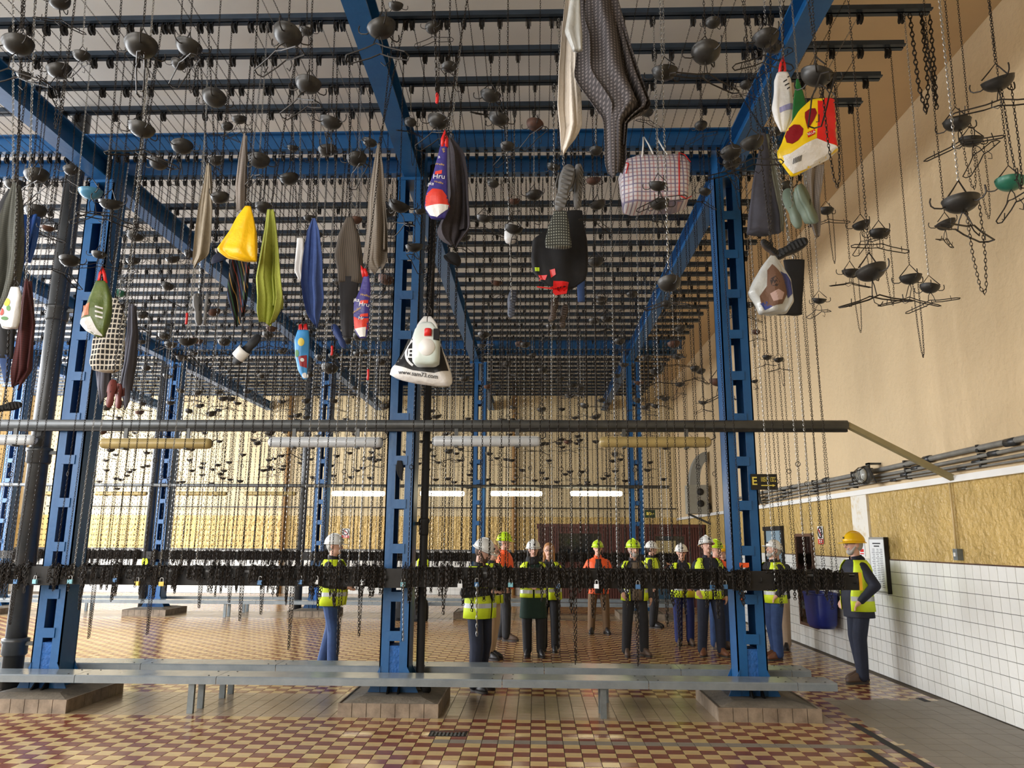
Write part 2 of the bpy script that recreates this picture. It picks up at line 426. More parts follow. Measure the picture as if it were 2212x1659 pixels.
while y < 9.15:
    x = 3.15
    while x < WALL_R - 0.05:
        tile_box(mb, x + 0.003, min(x + 0.197, WALL_R), y + 0.003, y + 0.197, random.uniform(-0.001, 0.0006)); x += 0.2
    y += 0.2
o = mb.build('grey_tile_field', M_TG, floor); o['kind'] = 'stuff'
# black tape strips stuck on the floor and the drain grate
for a, b_ in (((3.06, 8.05), (3.03, 5.2)), ((2.79, 7.08), (2.775, 5.4)), ((4.31, 9.35), (4.36, 9.15))):
    o = MB().box(-0.035, 0.035, 0, b_[1] - a[1] if b_[1] > a[1] else a[1] - b_[1], 0.0, 0.004).build('floor_tape', M_DARK, None, loc=(a[0], min(a[1], b_[1]), 0.0))
    lab = {3.06: 'long black tape strip on the chequered floor beside the grey tiles', 2.79: 'short black tape strip running parallel to a longer one on the floor', 4.31: 'small black tape mark on the floor by the side wall'}[a[0]]
    tag(o, lab, 'tape')
p = at_z(968, 1585, 0)
dr = empty('floor_drain', (p.x, p.y, 0), 0, 'rusty rectangular drain grate set in the tiled floor', 'drain')
MB().box(-0.17, 0.17, -0.1, 0.1, -0.006, 0.003).build('drain_frame', M_BLACK, dr)
for k in range(9):
    MB().box(-0.15 + k * 0.035, -0.133 + k * 0.035, -0.085, 0.03, 0.003, 0.009).build('grate_bar', M_GREYPIPE, dr)
MB().ellipsoid((0.02, 0.055, 0.004), (0.15, 0.035, 0.012)).build('rust_crust', M_BOWL_RUST, dr, True)

# ------------------------------------------------------------------ wall tiles, ledge, door
wt = 0.149
me_wt = MB().box(0, 0.014, 0.003, wt - 0.003, 0.003, wt - 0.003).mesh('wall_tile', M_WT)
field = MB(); nw = 0
DOOR_Y0, DOOR_Y1 = 14.75, 15.75
for j in range(10):
    for i in range(int((WALL_B - 4.0) / wt)):
        y = 4.0 + i * wt; z = j * wt
        if DOOR_Y0 - wt < y < DOOR_Y1: continue
        if 7.3 < y < 12.0 and nw < 300:
            o = link('wall_tile', me_wt, wall_right); o.location = (WALL_R + random.uniform(0, 0.0015), y, z); nw += 1
        else: field.box(WALL_R, WALL_R + 0.014, y + 0.003, y + wt - 0.003, z + 0.003, z + wt - 0.003)
o = field.build('wall_tile_field', M_WT, wall_right); o['kind'] = 'stuff'
field = MB()
for j in range(9):
    for i in range(int((WALL_R - WALL_L) / wt)):
        x = WALL_L + i * wt; z = j * wt
        field.box(x + 0.002, x + wt - 0.002, WALL_B, WALL_B + 0.014, z + 0.002, z + wt - 0.002)
o = field.build('wall_tile_field', M_WT, wall_back); o['kind'] = 'stuff'
struct('trim_1', MB().box(WALL_R - 0.045, WALL_R + 0.02, 4.0, WALL_B, 2.36, 2.43), M_WHITE, label='narrow white ledge running along the side wall')
struct('trim_2', MB().box(WALL_R - 0.004, WALL_R + 0.02, 4.0, DOOR_Y0 - 0.05, 1.488, 1.502), M_BOWL_RUST, label='thin brown edge above the white wall tiles')
struct('trim_3', MB().box(WALL_R - 0.02, WALL_R + 0.02, 10.9, 11.43, 1.49, 2.36), mat('white_plaster', (226, 222, 212), 0.7, rgb2=(206, 186, 146), scale=5, cut=(0.55, 0.7)), label='white plaster pilaster strip with peeling patches')
d1 = struct('door_1', MB().box(WALL_R - 0.01, WALL_R + 0.02, DOOR_Y0, DOOR_Y1, 0.0, 1.92), mat('door_grey_blue', (120, 142, 156), 0.5, var=0.08), label='pale blue door in the side wall')
MB().box(WALL_R - 0.05, WALL_R + 0.02, DOOR_Y0 - 0.08, DOOR_Y1 + 0.08, 1.92, 2.0).build('door_lintel', M_BLACK, d1)
MB().box(WALL_R - 0.03, WALL_R + 0.02, DOOR_Y0 - 0.07, DOOR_Y0, 0, 1.92).build('door_jamb', M_BLACK, d1)
MB().box(WALL_R - 0.03, WALL_R + 0.02, DOOR_Y1, DOOR_Y1 + 0.07, 0, 1.92).build('door_jamb', M_BLACK, d1)
MB().box(WALL_R - 0.05, WALL_R - 0.01, DOOR_Y0 + 0.06, DOOR_Y0 + 0.16, 0.98, 1.01).build('door_handle', M_SILVER, d1)

# ================================================================== steel frame
def column(x, y, label, group, near, beam_dx=0.0):
    t = empty('steel_column', (x, y, 0), 0, label, 'column', group)
    hw, hd = 0.153, 0.15
    for s in (-1, 1):                                    # two channels, flanges turned inwards
        mb = MB()
        xo, xi, xf = s * hw, s * (hw - 0.014), s * (hw - 0.1)
        mb.box(min(xo, xi), max(xo, xi), -hd, hd, 0.12, 5.9)
        for yy in (-hd, hd - 0.014): mb.box(min(xo, xf), max(xo, xf), yy, yy + 0.014, 0.12, 5.9)
        mb.build('channel', M_BLUE, t)
    zs = [0.72, 1.12] + [1.62 + 0.475 * k for k in range(9)]
    for side in (-1, 1):
        for z in zs:
            MB().box(-0.075, 0.075, side * (hd + 0.006) - 0.007, side * (hd + 0.006) + 0.007, z - 0.05, z + 0.05).build('batten_plate', M_BLUE, t)
    MB().box(-0.07, 0.07, -hd + 0.01, hd - 0.01, 0.12, 0.62).build('foot_filling', mat('rough_blue_filling', (26, 84, 150), 0.7, var=0.3, scale=12, bump=1.0, bscale=22) if 'rough_blue_filling' not in MATS else MATS['rough_blue_filling'], t)
    MB().box(min(-hw, beam_dx - 0.13), max(hw, beam_dx + 0.13), -hd - 0.012, hd + 0.012, 5.895, 5.93).build('cap_plate', M_BLUE, t)
    for q in (-1, 1): MB().box(min(q * 0.103, q * 0.125) + beam_dx, max(q * 0.103, q * 0.125) + beam_dx, -hd, hd, 5.93, 6.42).build('head_plate', M_BLUE, t)
    for s in (-1, 1):                                    # base gussets: thin triangles
        for yy in (-hd - 0.01, hd - 0.004):
            MB().add([(s * hw * 0.9, yy, 0.42), (s * hw * 0.9, yy, 0.12), (s * (hw + 0.13), yy, 0.12), (s * hw * 0.9, yy + 0.014, 0.42), (s * hw * 0.9, yy + 0.014, 0.12), (s * (hw + 0.13), yy + 0.014, 0.12)],
                     [(0, 1, 2), (3, 5, 4), (0, 3, 4, 1), (1, 4, 5, 2), (2, 5, 3, 0)]).build('base_gusset', M_BLUE, t)
    if near:
        for xx in (-0.05, 0.06):
            MB().add([(xx, -hd, 0.27), (xx, -hd, 0.12), (xx, -hd - 0.17, 0.12), (xx + 0.016, -hd, 0.27), (xx + 0.016, -hd, 0.12), (xx + 0.016, -hd - 0.17, 0.12)],
                     [(0, 1, 2), (3, 5, 4), (0, 3, 4, 1), (1, 4, 5, 2), (2, 5, 3, 0)]).build('base_gusset', M_BLACK, t)
    return t
la = {-5.2: 'blue riveted steel column of the near row beside a thick cast iron pipe', -1.48: 'blue steel column of the near row with a thin black pipe beside it', 2.247: 'blue steel column of the near row carrying a black direction sign'}
for x in COLS_A: column(x, ROW_A, la[x], 'near row of steel columns', True, {-5.2: 0.0, -1.48: 0.03, 2.247: 0.023}[x])
for x in COLS_B: column(x, ROW_B, 'blue latticed steel column standing in the far chain row', 'far row of steel columns', False, min((-12.6, -8.9, -5.2, -1.45, 2.27), key=lambda b: abs(b - x)) - x)
def plinth(x, y, label, group):
    t = empty('column_plinth', (x, y, 0), 0, label, 'plinth', group)
    w, d, h = 0.50, 0.55, 0.13
    mb = MB(); mb.box(-w + 0.012, w - 0.012, -d + 0.012, d - 0.012, -0.006, h - 0.012)
    mb.loft([[(-w + .01, -d + .01, h - .012), (w - .01, -d + .01, h - .012), (w - .01, d - .01, h - .012), (-w + .01, d - .01, h - .012)], [(-w + .2, -d + .2, h + .03), (w - .2, -d + .2, h + .03), (w - .2, d - .2, h + .03), (-w + .2, d - .2, h + .03)]], False, True)
    mb.build('block', M_CONC, t)
    n = 7
    for s in (-1, 1):
        for k in range(n):
            a = -w + 2 * w * k / n
            MB().box(a + 0.003, a + 2 * w / n - 0.003, s * d - 0.014 if s > 0 else -d, d if s > 0 else -d + 0.014, 0.0, h).build('edge_tile', M_PTILE, t)
        for k in range(n):
            a = -d + 0.014 + (2 * d - 0.028) * k / n
            MB().box(s * w - 0.014 if s > 0 else -w, w if s > 0 else -w + 0.014, a + 0.003, a + (2 * d - 0.028) / n - 0.003, 0.0, h).build('edge_tile', M_PTILE, t)
    return t
for x in COLS_A: plinth(x + 0.03, ROW_A - 0.02, {-5.2: 'tile edged concrete plinth under the column beside the thick pipe', -1.48: 'tile edged concrete plinth under the column with the thin black pipe', 2.247: 'tile edged concrete plinth under the column with the direction sign'}[x], 'plinths of the near columns')
for x in COLS_B: plinth(x, ROW_B, 'low concrete plinth under a column of the far row', 'plinths of the far columns')

def ibeam(mb, axis, u0, u1, c, z0, z1, w, t=0.018):
    def bx(a0, a1, zz0, zz1):
        if axis == 'x': mb.box(u0, u1, c + a0, c + a1, zz0, zz1)
        else: mb.box(c + a0, c + a1, u0, u1, zz0, zz1)
    bx(-w / 2, w / 2, z0, z0 + t); bx(-w / 2, w / 2, z1 - t, z1); bx(-t / 2, t / 2, z0 + t, z1 - t)
BEAM_X = {-12.6: 0, -8.9: 0, -5.2: 1, -1.45: 2, 2.27: 3}
for x in BEAM_X:
    mb = MB(); ibeam(mb, 'y', -2.0, WALL_B, x, 5.93, 6.2, 0.2)
    o = mb.build('roof_beam', M_BLUE)
    tag(o, {-5.2: 'long blue steel beam running overhead above the column with the thick pipe', -1.45: 'long blue steel beam running overhead above the column with the thin black pipe', 2.27: 'long blue steel beam running overhead above the column with the direction sign'}.get(x, 'long blue steel beam running overhead between the far columns'), 'beam', 'overhead beams' )
# cross girders over the column rows, with their tight rows of pulleys
def pulley_mesh(s):
    mb = MB(); mb.box(-0.026 * s, 0.026 * s, -0.014 * s, 0.014 * s, 0.02 * s, 0.04 * s)
    for q in (-1, 1): mb.box(min(q * 0.02, q * 0.026) * s, max(q * 0.02, q * 0.026) * s, -0.014 * s, 0.014 * s, -0.085 * s, 0.022 * s)
    prof = [(0.012, -0.016), (0.05, -0.016), (0.042, -0.006), (0.042, 0.006), (0.05, 0.016), (0.012, 0.016)]
    rings = [[(z * s, r * s * math.cos(2 * PI * k / 10), -0.07 * s + r * s * math.sin(2 * PI * k / 10)) for k in range(10)] for r, z in prof]
    mb.loft(rings); return mb.mesh('pulley', M_BLACK)
ME_PULLEY = pulley_mesh(0.75); ME_PULLEY_BAR = pulley_mesh(0.9)
GIR_C, GIR_R = 6.17 - 0.07 * 0.75, 0.05 * 0.75 + 0.006      # wheel centre and chain radius on the girders
BAR_C, BAR_R = BAR_Z - 0.04 - 0.07 * 0.9, 0.05 * 0.9 + 0.006 # the same on the slim bars
GIRD_A, GIRD_B = (8.33, 8.96), (18.02, 18.66)
CH_X0, CH_STEP = -7.65, 0.104
def girder(y, x0, x1, label, group, big):
    mb = MB(); ibeam(mb, 'x', x0, x1, y, 6.2, 6.42, 0.13)
    o = mb.build('cross_girder', M_BLUE, loc=(0, 0, 0)); tag(o, label, 'beam', group)
    return o
g_a = [girder(GIRD_A[0], -9.5, 3.45, 'blue cross girder over the near columns, front one of the pair', 'near girders', True), girder(GIRD_A[1], -9.5, 3.45, 'blue cross girder over the near columns, rear one of the pair', 'near girders', True)]
g_b = [girder(GIRD_B[0], -16.5, 3.5, 'blue cross girder over the far columns, front one of the pair', 'far girders', False), girder(GIRD_B[1], -16.5, 3.5, 'blue cross girder over the far columns, rear one of the pair', 'far girders', False)]
def pulleys_on(parent, me, y, z, xs, yjit=0.0):
    for x in xs:
        o = link('pulley', me, parent); o.location = (x, y + random.uniform(-yjit, yjit), z)
def off_beam(x): return all(abs(x - b) > 0.125 for b in BEAM_X)
XS_A = [x for x in [CH_X0 + CH_STEP * k for k in range(int((3.38 - CH_X0) / CH_STEP))] if off_beam(x)]
XS_B = [x for x in [-15.2 + CH_STEP * k for k in range(int((3.38 + 15.2) / CH_STEP))] if off_beam(x)]
for g, y in zip(g_a, GIRD_A): pulleys_on(g, ME_PULLEY, y, 6.17, XS_A)
for g, y in zip(g_b, GIRD_B): pulleys_on(g, ME_PULLEY, y, 6.17, XS_B)
# slim pulley bars
BARS_1 = [3.14, 3.635, 4.13, 4.625, 5.12, 5.615, 6.11, 6.61, 7.11, 7.58]
BARS_2 = [10.07 + 0.49 * k for k in range(16)]
BARS_3 = [19.6 + 0.49 * k for k in range(11)]
bar_obj = {}
def bar(y, x0, x1, label, group):
    mb = MB()
    mb.box(x0, x1, y - 0.05, y - 0.01, BAR_Z - 0.04, BAR_Z - 0.028); mb.box(x0, x1, y - 0.018, y - 0.01, BAR_Z - 0.035, BAR_Z + 0.03)
    mb.box(x0, x1, y + 0.01, y + 0.05, BAR_Z - 0.04, BAR_Z - 0.028); mb.box(x0, x1, y + 0.01, y + 0.018, BAR_Z - 0.035, BAR_Z + 0.03)
    o = mb.build('pulley_bar', M_BAR); tag(o, label, 'bar', group); bar_obj[round(y, 3)] = o
    for b in BEAM_X:
        if x0 < b < x1: MB().box(b - 0.05, b + 0.05, y - 0.045, y + 0.045, 6.2, BAR_Z - 0.038).build('bar_seat', M_BAR, o)      # seat on the beam
    return o
ORD = ['first', 'second', 'third', 'fourth', 'fifth', 'sixth', 'seventh', 'eighth', 'ninth', 'tenth', 'eleventh', 'twelfth', 'thirteenth', 'fourteenth', 'fifteenth', 'sixteenth']
for k, y in enumerate(BARS_1): bar(y, -8.5, 3.47, 'slim dark blue pulley bar, %s one in front of the near girder pair' % ORD[len(BARS_1) - 1 - k], 'pulley bars in front of the near columns')
for k, y in enumerate(BARS_2): bar(y, -14.5 if y > 13 else -11.5, 3.47, 'slim dark blue pulley bar, %s one behind the near girder pair' % ORD[k], 'pulley bars between the column rows')
for k, y in enumerate(BARS_3): bar(y, -16.5, 3.47, 'slim dark blue pulley bar, %s one behind the far girder pair' % ORD[k], 'pulley bars behind the far columns')

# ================================================================== chains
def link_pts(L, W, n):
    return [((W / 2) * math.cos(2 * PI * k / n) if True else 0, (L / 2) * math.sin(2 * PI * k / n)) for k in range(n)]
def chain_along(path, pitch=0.027, length=0.037, width=0.021, r=0.0034, n=6, sides=3, mb=None):
    """rings threaded along a polyline, each turned a quarter against the last"""
    mb = mb or MB(); P = [Vector(p) for p in path]
    seg = [(P[i + 1] - P[i]).length for i in range(len(P) - 1)]; total = sum(seg)
    s = pitch / 2; k = 0; acc = 0.0; i = 0
    while s < total:
        while i < len(seg) - 1 and s > acc + seg[i]: acc += seg[i]; i += 1
        t = (P[i + 1] - P[i]).normalized(); c = P[i] + t * (s - acc)
        a = t.cross(Vector((0.31, 0.95, 0.12))); 
        if a.length < 1e-4: a = t.orthogonal()
        a.normalize(); b = t.cross(a)
        if k % 2: a = b
        mb.tube([c + a * x + t * y for x, y in link_pts(length, width, n)], r, sides, closed=True)
        s += pitch; k += 1
    return mb
CHAIN = {}
def chain_mesh(L, m, fat=1.0):
    key = (round(L * 5) / 5.0, m.name, fat)
    if key not in CHAIN:
        CHAIN[key] = chain_along([(0, 0, 0), (0, 0, -max(key[0], 0.2))], 0.026 * fat, 0.036 * fat, 0.0165 * fat, 0.0029 * fat).mesh('chain', m)
    return CHAIN[key], max(key[0], 0.2)
def hang_chain(name, top, bottom, m, parent=None, origin=None, fat=1.0):
    """straight chain between two points; cached mesh, turned and stretched a little to fit"""
    top, bottom = Vector(top), Vector(bottom); d = bottom - top
    me, L = chain_mesh(d.length, m, fat)
    o = link(name, me, parent); o.location = top - (Vector(origin) if origin is not None else Vector((0, 0, 0)))
    o.rotation_mode = 'QUATERNION'; o.rotation_quaternion = Vector((0, 0, -1)).rotation_difference(d.normalized()); o.scale = (1, 1, d.length / L)
    return o
# ------------------------------------------------------------------ padlock rails with the ends of the chains
RAIL_Z0, RAIL_Z1 = 1.235, 1.41
M_PLATE = mat('rail_plate', (104, 106, 108), 0.5, 0.2)
def rail(y, x0, x1, label, group, detail, cols):
    t = empty('chain_rail', ((x0 + x1) / 2, y, RAIL_Z0), 0, label, 'rail', group)
    cx = (x0 + x1) / 2
    mb = MB(); mb.box(x0 - cx, x1 - cx, -0.008, 0.008, 0, RAIL_Z1 - RAIL_Z0); mb.box(x0 - cx, x1 - cx, 0.0, 0.05, 0, 0.014); mb.box(x0 - cx, x1 - cx, 0.0, 0.05, RAIL_Z1 - RAIL_Z0 - 0.014, RAIL_Z1 - RAIL_Z0)
    mb.build('channel', M_BLACK, t)
    peg = MB().tube([(0, 0, 0), (0, -0.05, 0), (0, -0.065, 0.02), (0, -0.065, 0.05)], 0.006, 5).mesh('peg', M_BLACK)
    x = x0 + 0.1
    while x < x1 - 0.05:
        o = link('peg', peg, t); o.location = (x - cx, -0.005, 0.07); x += 0.16 if detail else 0.32
    if detail:
        plate = MB().box(-0.028, 0.028, -0.012, -0.007, 0, 0.022).mesh('number_plate', M_PLATE)
        x = x0 + 0.2
        while x < x1:
            o = link('number_plate', plate, t); o.location = (x - cx, 0, 0.135); x += 0.416
        for c in cols:
            MB().box(c - cx - 0.2, c - cx + 0.2, -0.03, -0.009, -0.01, RAIL_Z1 - RAIL_Z0 + 0.01).build('column_clamp', M_BLACK, t)
            for bx in (-0.17, -0.12, 0.12, 0.17):
                for bz in (0.0, RAIL_Z1 - RAIL_Z0):
                    MB().ellipsoid((c - cx + bx, -0.035, bz), (0.013, 0.012, 0.013), None, 8, 5).build('bolt', M_BLACK, t)
    return t, cx
RA, ra_cx = rail(8.24, -8.2, 3.32, 'long black padlock rail heaped with chain ends along the near columns, front side', 'near rails', True, COLS_A)
MB().box(3.30 - ra_cx, 3.33 - ra_cx, -0.02, 0.07, 0.0, RAIL_Z1 - RAIL_Z0).build('end_cap', M_YELLOWP, RA)
MB().box(3.12 - ra_cx, 3.30 - ra_cx, -0.012, -0.008, 0.02, 0.15).build('end_plate', M_BLACK, RA)
RA2, _ = rail(9.0, -8.2, 3.32, 'long black padlock rail along the near columns, far side', 'near rails', False, ())
RB, _ = rail(17.95, -16.0, 3.4, 'black padlock rail full of chains along the far columns, front side', 'far rails', False, ())
RB2, _ = rail(18.75, -16.0, 3.4, 'black padlock rail full of chains along the far columns, back side', 'far rails', False, ())

# heaps: the slack end of each chain looped over its peg
def heap_mesh(seed, m, low=False):
    r = random.Random(seed); path = []
    n = r.choice((2, 2, 3, 3))
    for k in range(n):
        x = r.uniform(-0.045, 0.045); x2 = x + r.uniform(-0.03, 0.03); drop = r.choice((0.1, 0.18, 0.25, 0.32, 0.4)) * r.uniform(0.7, 1.15)
        yy = -0.02 - 0.012 * k
        path += [(x, yy + 0.06, 0.02), (x, yy + 0.01, r.uniform(0.03, 0.06) + 0.01 * k), (x, yy - 0.02, 0.0), (x * 0.9, yy - 0.03, -drop * 0.6), ((x + x2) / 2, yy - 0.03, -drop), (x2, yy - 0.025, -drop * 0.6), (x2, yy - 0.02, 0.0), (x2, yy + 0.01, 0.03)]
    if low: return chain_along(path, 0.045, 0.055, 0.028, 0.005, 5, 3)
    return chain_along(path, 0.031, 0.041, 0.023, 0.0042, 6, 3)
HEAPS = [heap_mesh(k, M_RUST).mesh('chain_heap', M_RUST) for k in range(9)]
def tail_mesh(L, m):
    return chain_along([(0, 0, 0.02), (0, -0.02, 0), (0.004, -0.025, -L * 0.5), (0.012, -0.025, -L), (0.022, -0.025, -L * 0.99), (0.028, -0.022, -L * 0.5), (0.03, -0.02, 0)], 0.03, 0.04, 0.02, 0.0036).mesh('chain_tail', m)
TAILS = [tail_mesh(L, M_RUST) for L in (0.28, 0.36, 0.45, 0.6, 0.8)]
RING = MB().tube([(0.024 * math.cos(2 * PI * k / 12), 0, 0.024 * math.sin(2 * PI * k / 12)) for k in range(12)], 0.0038, 5, closed=True).mesh('pull_ring', M_WIRE)
n_chain = 0
USED = {}
def bar_pulley(x, yb):
    o = link('pulley', ME_PULLEY_BAR, bar_obj[round(yb, 3)]); o.location = (x, yb, BAR_Z - 0.04); USED.setdefault(round(yb, 3), []).append(x)
def run_xs(yb):
    """where chain runs pass under the bar at yb"""
    if yb < 9: return XS_A
    if yb < 13.4: return [x + 0.05 for x in XS_A]
    return XS_B if yb < 19 else [x + 0.05 for x in XS_B]
def clear_x(x, yb):
    """shift a drop point clear of the beams and of the chain runs overhead"""
    for b in BEAM_X:
        if abs(x - b) < 0.15: x = b + math.copysign(0.15, x - b)
    k = min(run_xs(yb), key=lambda r: abs(r - x))
    if abs(k - x) < 0.04: x = k + math.copysign(0.046, x - k)
    return x
def locker_chain(x, yr, yg, ybar, label, group, full=True, galv=False):
    """one chain: bar pulley -> girder pulley -> down to the rail, slack end heaped on its peg"""
    global n_chain; n_chain += 1
    m = M_GALV if galv else M_RUST
    jx = random.uniform(-0.02, 0.02); base = Vector((x + jx, yr - 0.045, RAIL_Z1 - 0.08))
    t = empty('locker_chain', base, 0, label.replace('long chain', 'long bright galvanised chain' if galv else 'long rusty chain'), 'chain', group)
    side = 1 if ybar is None or ybar < yg else -1             # run comes in over the wheel and drops on its other side
    hang_chain('pull_chain', (x, yg + side * GIR_R, GIR_C), base, m, t, base)
    if ybar is not None:
        bar_pulley(x, ybar)
        rc = hang_chain('run_chain', (x, ybar, BAR_C + BAR_R), (x, yg + side * 0.01, GIR_C + GIR_R), m, t, base); rc.scale = (0.6, 0.6, rc.scale[2])
    if full:
        o = link('chain_heap', random.choice(HEAPS), t); o.location = (0, 0.03, 0.07); o.scale = (random.uniform(0.8, 1.25), 1, random.uniform(0.45, 1.2))
        if random.random() < 0.35:
            o = link('chain_heap', random.choice(HEAPS), t); o.location = (0.04, 0.025, 0.08); o.scale = (-1.0, 1, random.uniform(0.6, 1.1))
        if random.random() < 0.38:
            o = link('chain_tail', random.choice(TAILS), t); o.location = (0.02, 0.0, 0.0); o.scale = (1, 1, random.uniform(0.7, 1.05))
        if random.random() < 0.45:
            o = link('pull_ring', RING, t); o.location = (0.0, -0.02, -0.03 + random.uniform(-0.02, 0.01)); o.rotation_euler = (0, 0, random.uniform(-0.5, 0.5))
    if random.random() < 0.35:
        o = link('pull_ring', RING, t); o.location = (0.0, 0.03, random.uniform(1.0, 1.25)); o.rotation_euler = (0, 0, random.uniform(-0.8, 0.8))
    return t
FB = [5.12, 5.615, 6.11, 6.61, 7.11, 7.58]
for k, x in enumerate(XS_A):
    if x > 3.12: continue
    locker_chain(x, 8.24, GIRD_A[0] - 0.0, FB[(k * 5 + k // 6) % 6] if k % 6 != 5 else FB[k % 3], 'long chain from the girder down to the front rail of the near columns', 'chains of the near front rail', True, random.random() < 0.16)
for k, x in enumerate(XS_A):
    if not off_beam(x + 0.05): continue
    locker_chain(x + 0.05, 9.0, GIRD_A[1], BARS_2[(k * 3) % 7], 'long chain from the girder down to the back rail of the near columns', 'chains of the near back rail', False, random.random() < 0.16)
nb = 0
curtain = MB()
def cheap_chain(mb, p, q, wd=0.009):
    """far away: flat crossed links"""
    p, q = Vector(p), Vector(q); d = q - p; L = d.length; t = d / L; a = t.orthogonal().normalized(); b = t.cross(a)
    n = int(L / 0.06)
    for k in range(n):
        c = p + t * (L * (k + 0.5) / n); s = (a if k % 2 else b); w = wd; l = L / n * 0.5 + 0.003
        e = t * l
        i = len(mb.v)
        u = s * w; vv = (b if k % 2 else a) * 0.4 * wd
        mb.v += [tuple(c - e), tuple(c + u), tuple(c + e), tuple(c - u), tuple(c + vv), tuple(c - vv)]
        mb.f += [(i, i + 1, i + 4), (i + 1, i + 2, i + 4), (i + 2, i + 3, i + 4), (i + 3, i, i + 4), (i + 1, i, i + 5), (i + 2, i + 1, i + 5), (i + 3, i + 2, i + 5), (i, i + 3, i + 5)]
curtain_g = MB(); heap_far = MB()
hv = [heap_mesh(50 + k, M_RUST, True) for k in range(5)]
for row, (yr, yg, bars) in enumerate(((17.95, GIRD_B[0], BARS_2[8:]), (18.75, GIRD_B[1], BARS_3))):
    for k, x in enumerate(XS_B):
        x += 0.05 * row
        if not off_beam(x): continue
        yb = bars[(k * 3) % len(bars)]
        if row == 0 and x > -5.3:
            locker_chain(x, yr, yg, yb, 'long chain from the girder down to the front rail of the far columns', 'chains of the far front rail', False, random.random() < 0.2)
        else:
            mb = curtain_g if random.random() < 0.2 else curtain
            sd = 1 if yb < yg else -1; bar_pulley(x, yb)
            cheap_chain(mb, (x, yg + sd * GIR_R, GIR_C), (x + random.uniform(-.02, .02), yr - 0.045, RAIL_Z1 - 0.08)); cheap_chain(mb, (x, yb, BAR_C + BAR_R), (x, yg + sd * 0.01, GIR_C + GIR_R), 0.006)
        if x > -12 and (row == 0):
            for _ in range(2):
                h = random.choice(hv); ox = x + random.uniform(-0.05, 0.05); sz = random.uniform(0.7, 1.1)
                heap_far.add([(vx + ox, vy + yr - 0.02, vz * sz + RAIL_Z1 - 0.01) for vx, vy, vz in h.v], h.f)
o = curtain.build('chain_curtain', M_RUST); tag(o, 'dense rows of rusty chains hanging along the far columns', 'chains', None, 'stuff')
o = curtain_g.build('chain_curtain', M_GALV); tag(o, 'bright galvanised chains scattered among the rusty rows along the far columns', 'chains', None, 'stuff')
o = heap_far.build('chain_heaps', M_RUST); tag(o, 'heaped chain ends covering the rail of the far columns', 'chains', None, 'stuff')

# padlocks on the near rail
M_LOCKB = mat('blue_padlock_body', (66, 112, 160), 0.4, 0.1); M_BRASS = mat('brass', (206, 182, 96), 0.35, 0.6)
SHACKLE = MB().tube([(-0.016, 0, 0)] + [(-0.016 * math.cos(PI * k / 6), 0, 0.026 + 0.016 * math.sin(PI * k / 6)) for k in range(7)] + [(0.016, 0, 0)], 0.0042, 6).mesh('shackle', M_SILVER)
def lock_body(m):
    mb = MB(); mb.box(-0.025, 0.025, -0.011, 0.011, -0.042, 0.002); mb.box(-0.021, 0.021, -0.013, 0.013, -0.038, -0.002); mb.tube([(0, -0.014, -0.028), (0, -0.0125, -0.028)], 0.006, 8); return mb.mesh('body', m)
LB = {'blue': lock_body(M_LOCKB), 'brass': lock_body(M_BRASS), 'steel': lock_body(M_SILVER), 'teal': lock_body(mat('teal_padlock_body', (120, 176, 190), 0.4, 0.1))}
LOCKS = [(35, 1252, 'blue'), (76, 1252, 'teal'), (152, 1252, 'teal'), (250, 1249, 'blue'), (297, 1256, 'brass'), (349, 1257, 'brass'), (562, 1254, 'blue'), (649, 1253, 'blue'), (684, 1253, 'steel'), (784, 1255, 'steel'), (871, 1258, 'teal'), (994, 1261, 'steel'), (1030, 1258, 'blue'), (1103, 1259, 'teal'), (1205, 1262, 'blue'), (1289, 1262, 'steel'), (1378, 1263, 'blue'), (1539, 1264, 'blue'), (1566, 1263, 'blue')]
wd = {'blue': 'blue bodied padlock with steel shackle hanging on the near rail', 'brass': 'brass padlock hanging on the near rail', 'steel': 'plain steel padlock hanging on the near rail', 'teal': 'pale turquoise padlock hanging on the near rail'}
for x, y, c in LOCKS:
    p = at_y(x, y, 8.17)
    t = empty('padlock', p, random.uniform(-0.35, 0.35), wd[c], 'padlock', 'padlocks of the near rail')
    link('body', LB[c], t); link('shackle', SHACKLE, t)

# ================================================================== benches
def bench(y0, y1, x0, x1, z, joints, legs, label, group):
    t = empty('bench', ((x0 + x1) / 2, (y0 + y1) / 2, 0), 0, label, 'bench', group)
    cx, cy = (x0 + x1) / 2, (y0 + y1) / 2
    xs = [x0] + [j for j in joints if x0 < j < x1] + [x1]; hw = (y1 - y0) / 2
    for a, b in zip(xs[:-1], xs[1:]):
        prof = [(-hw, -0.075), (-hw, -0.012), (-hw + 0.012, 0.0), (hw - 0.012, 0.0), (hw, -0.012), (hw, -0.075), (hw - 0.012, -0.075), (hw - 0.014, -0.018), (-hw + 0.014, -0.018), (-hw + 0.012, -0.075)]
        rings = [[(x - cx, py, z + pz) for py, pz in prof] for x in (a + 0.003, b - 0.003)]
        sp = MB().loft(rings).build('seat_panel', M_BENCH, t)
        for xx in (a + 0.1, b - 0.1):
            for yy in (-hw + 0.06, hw - 0.06): MB().tube([(xx - cx, yy, z - 0.004), (xx - cx, yy, z + 0.004)], 0.009, 8).build('screw', M_BLACK, sp)
    for lx in legs:
        for yy in (-hw + 0.06, hw - 0.06):
            MB().box(lx - cx - 0.03, lx - cx + 0.03, yy - 0.02, yy + 0.02, 0, z - 0.018).build('leg', M_BLEG, t)
        MB().box(lx - cx - 0.03, lx - cx + 0.03, -hw + 0.03, hw - 0.03, z - 0.06, z - 0.017).build('cross_bearer', M_BLEG, t)
BZ = 0.36
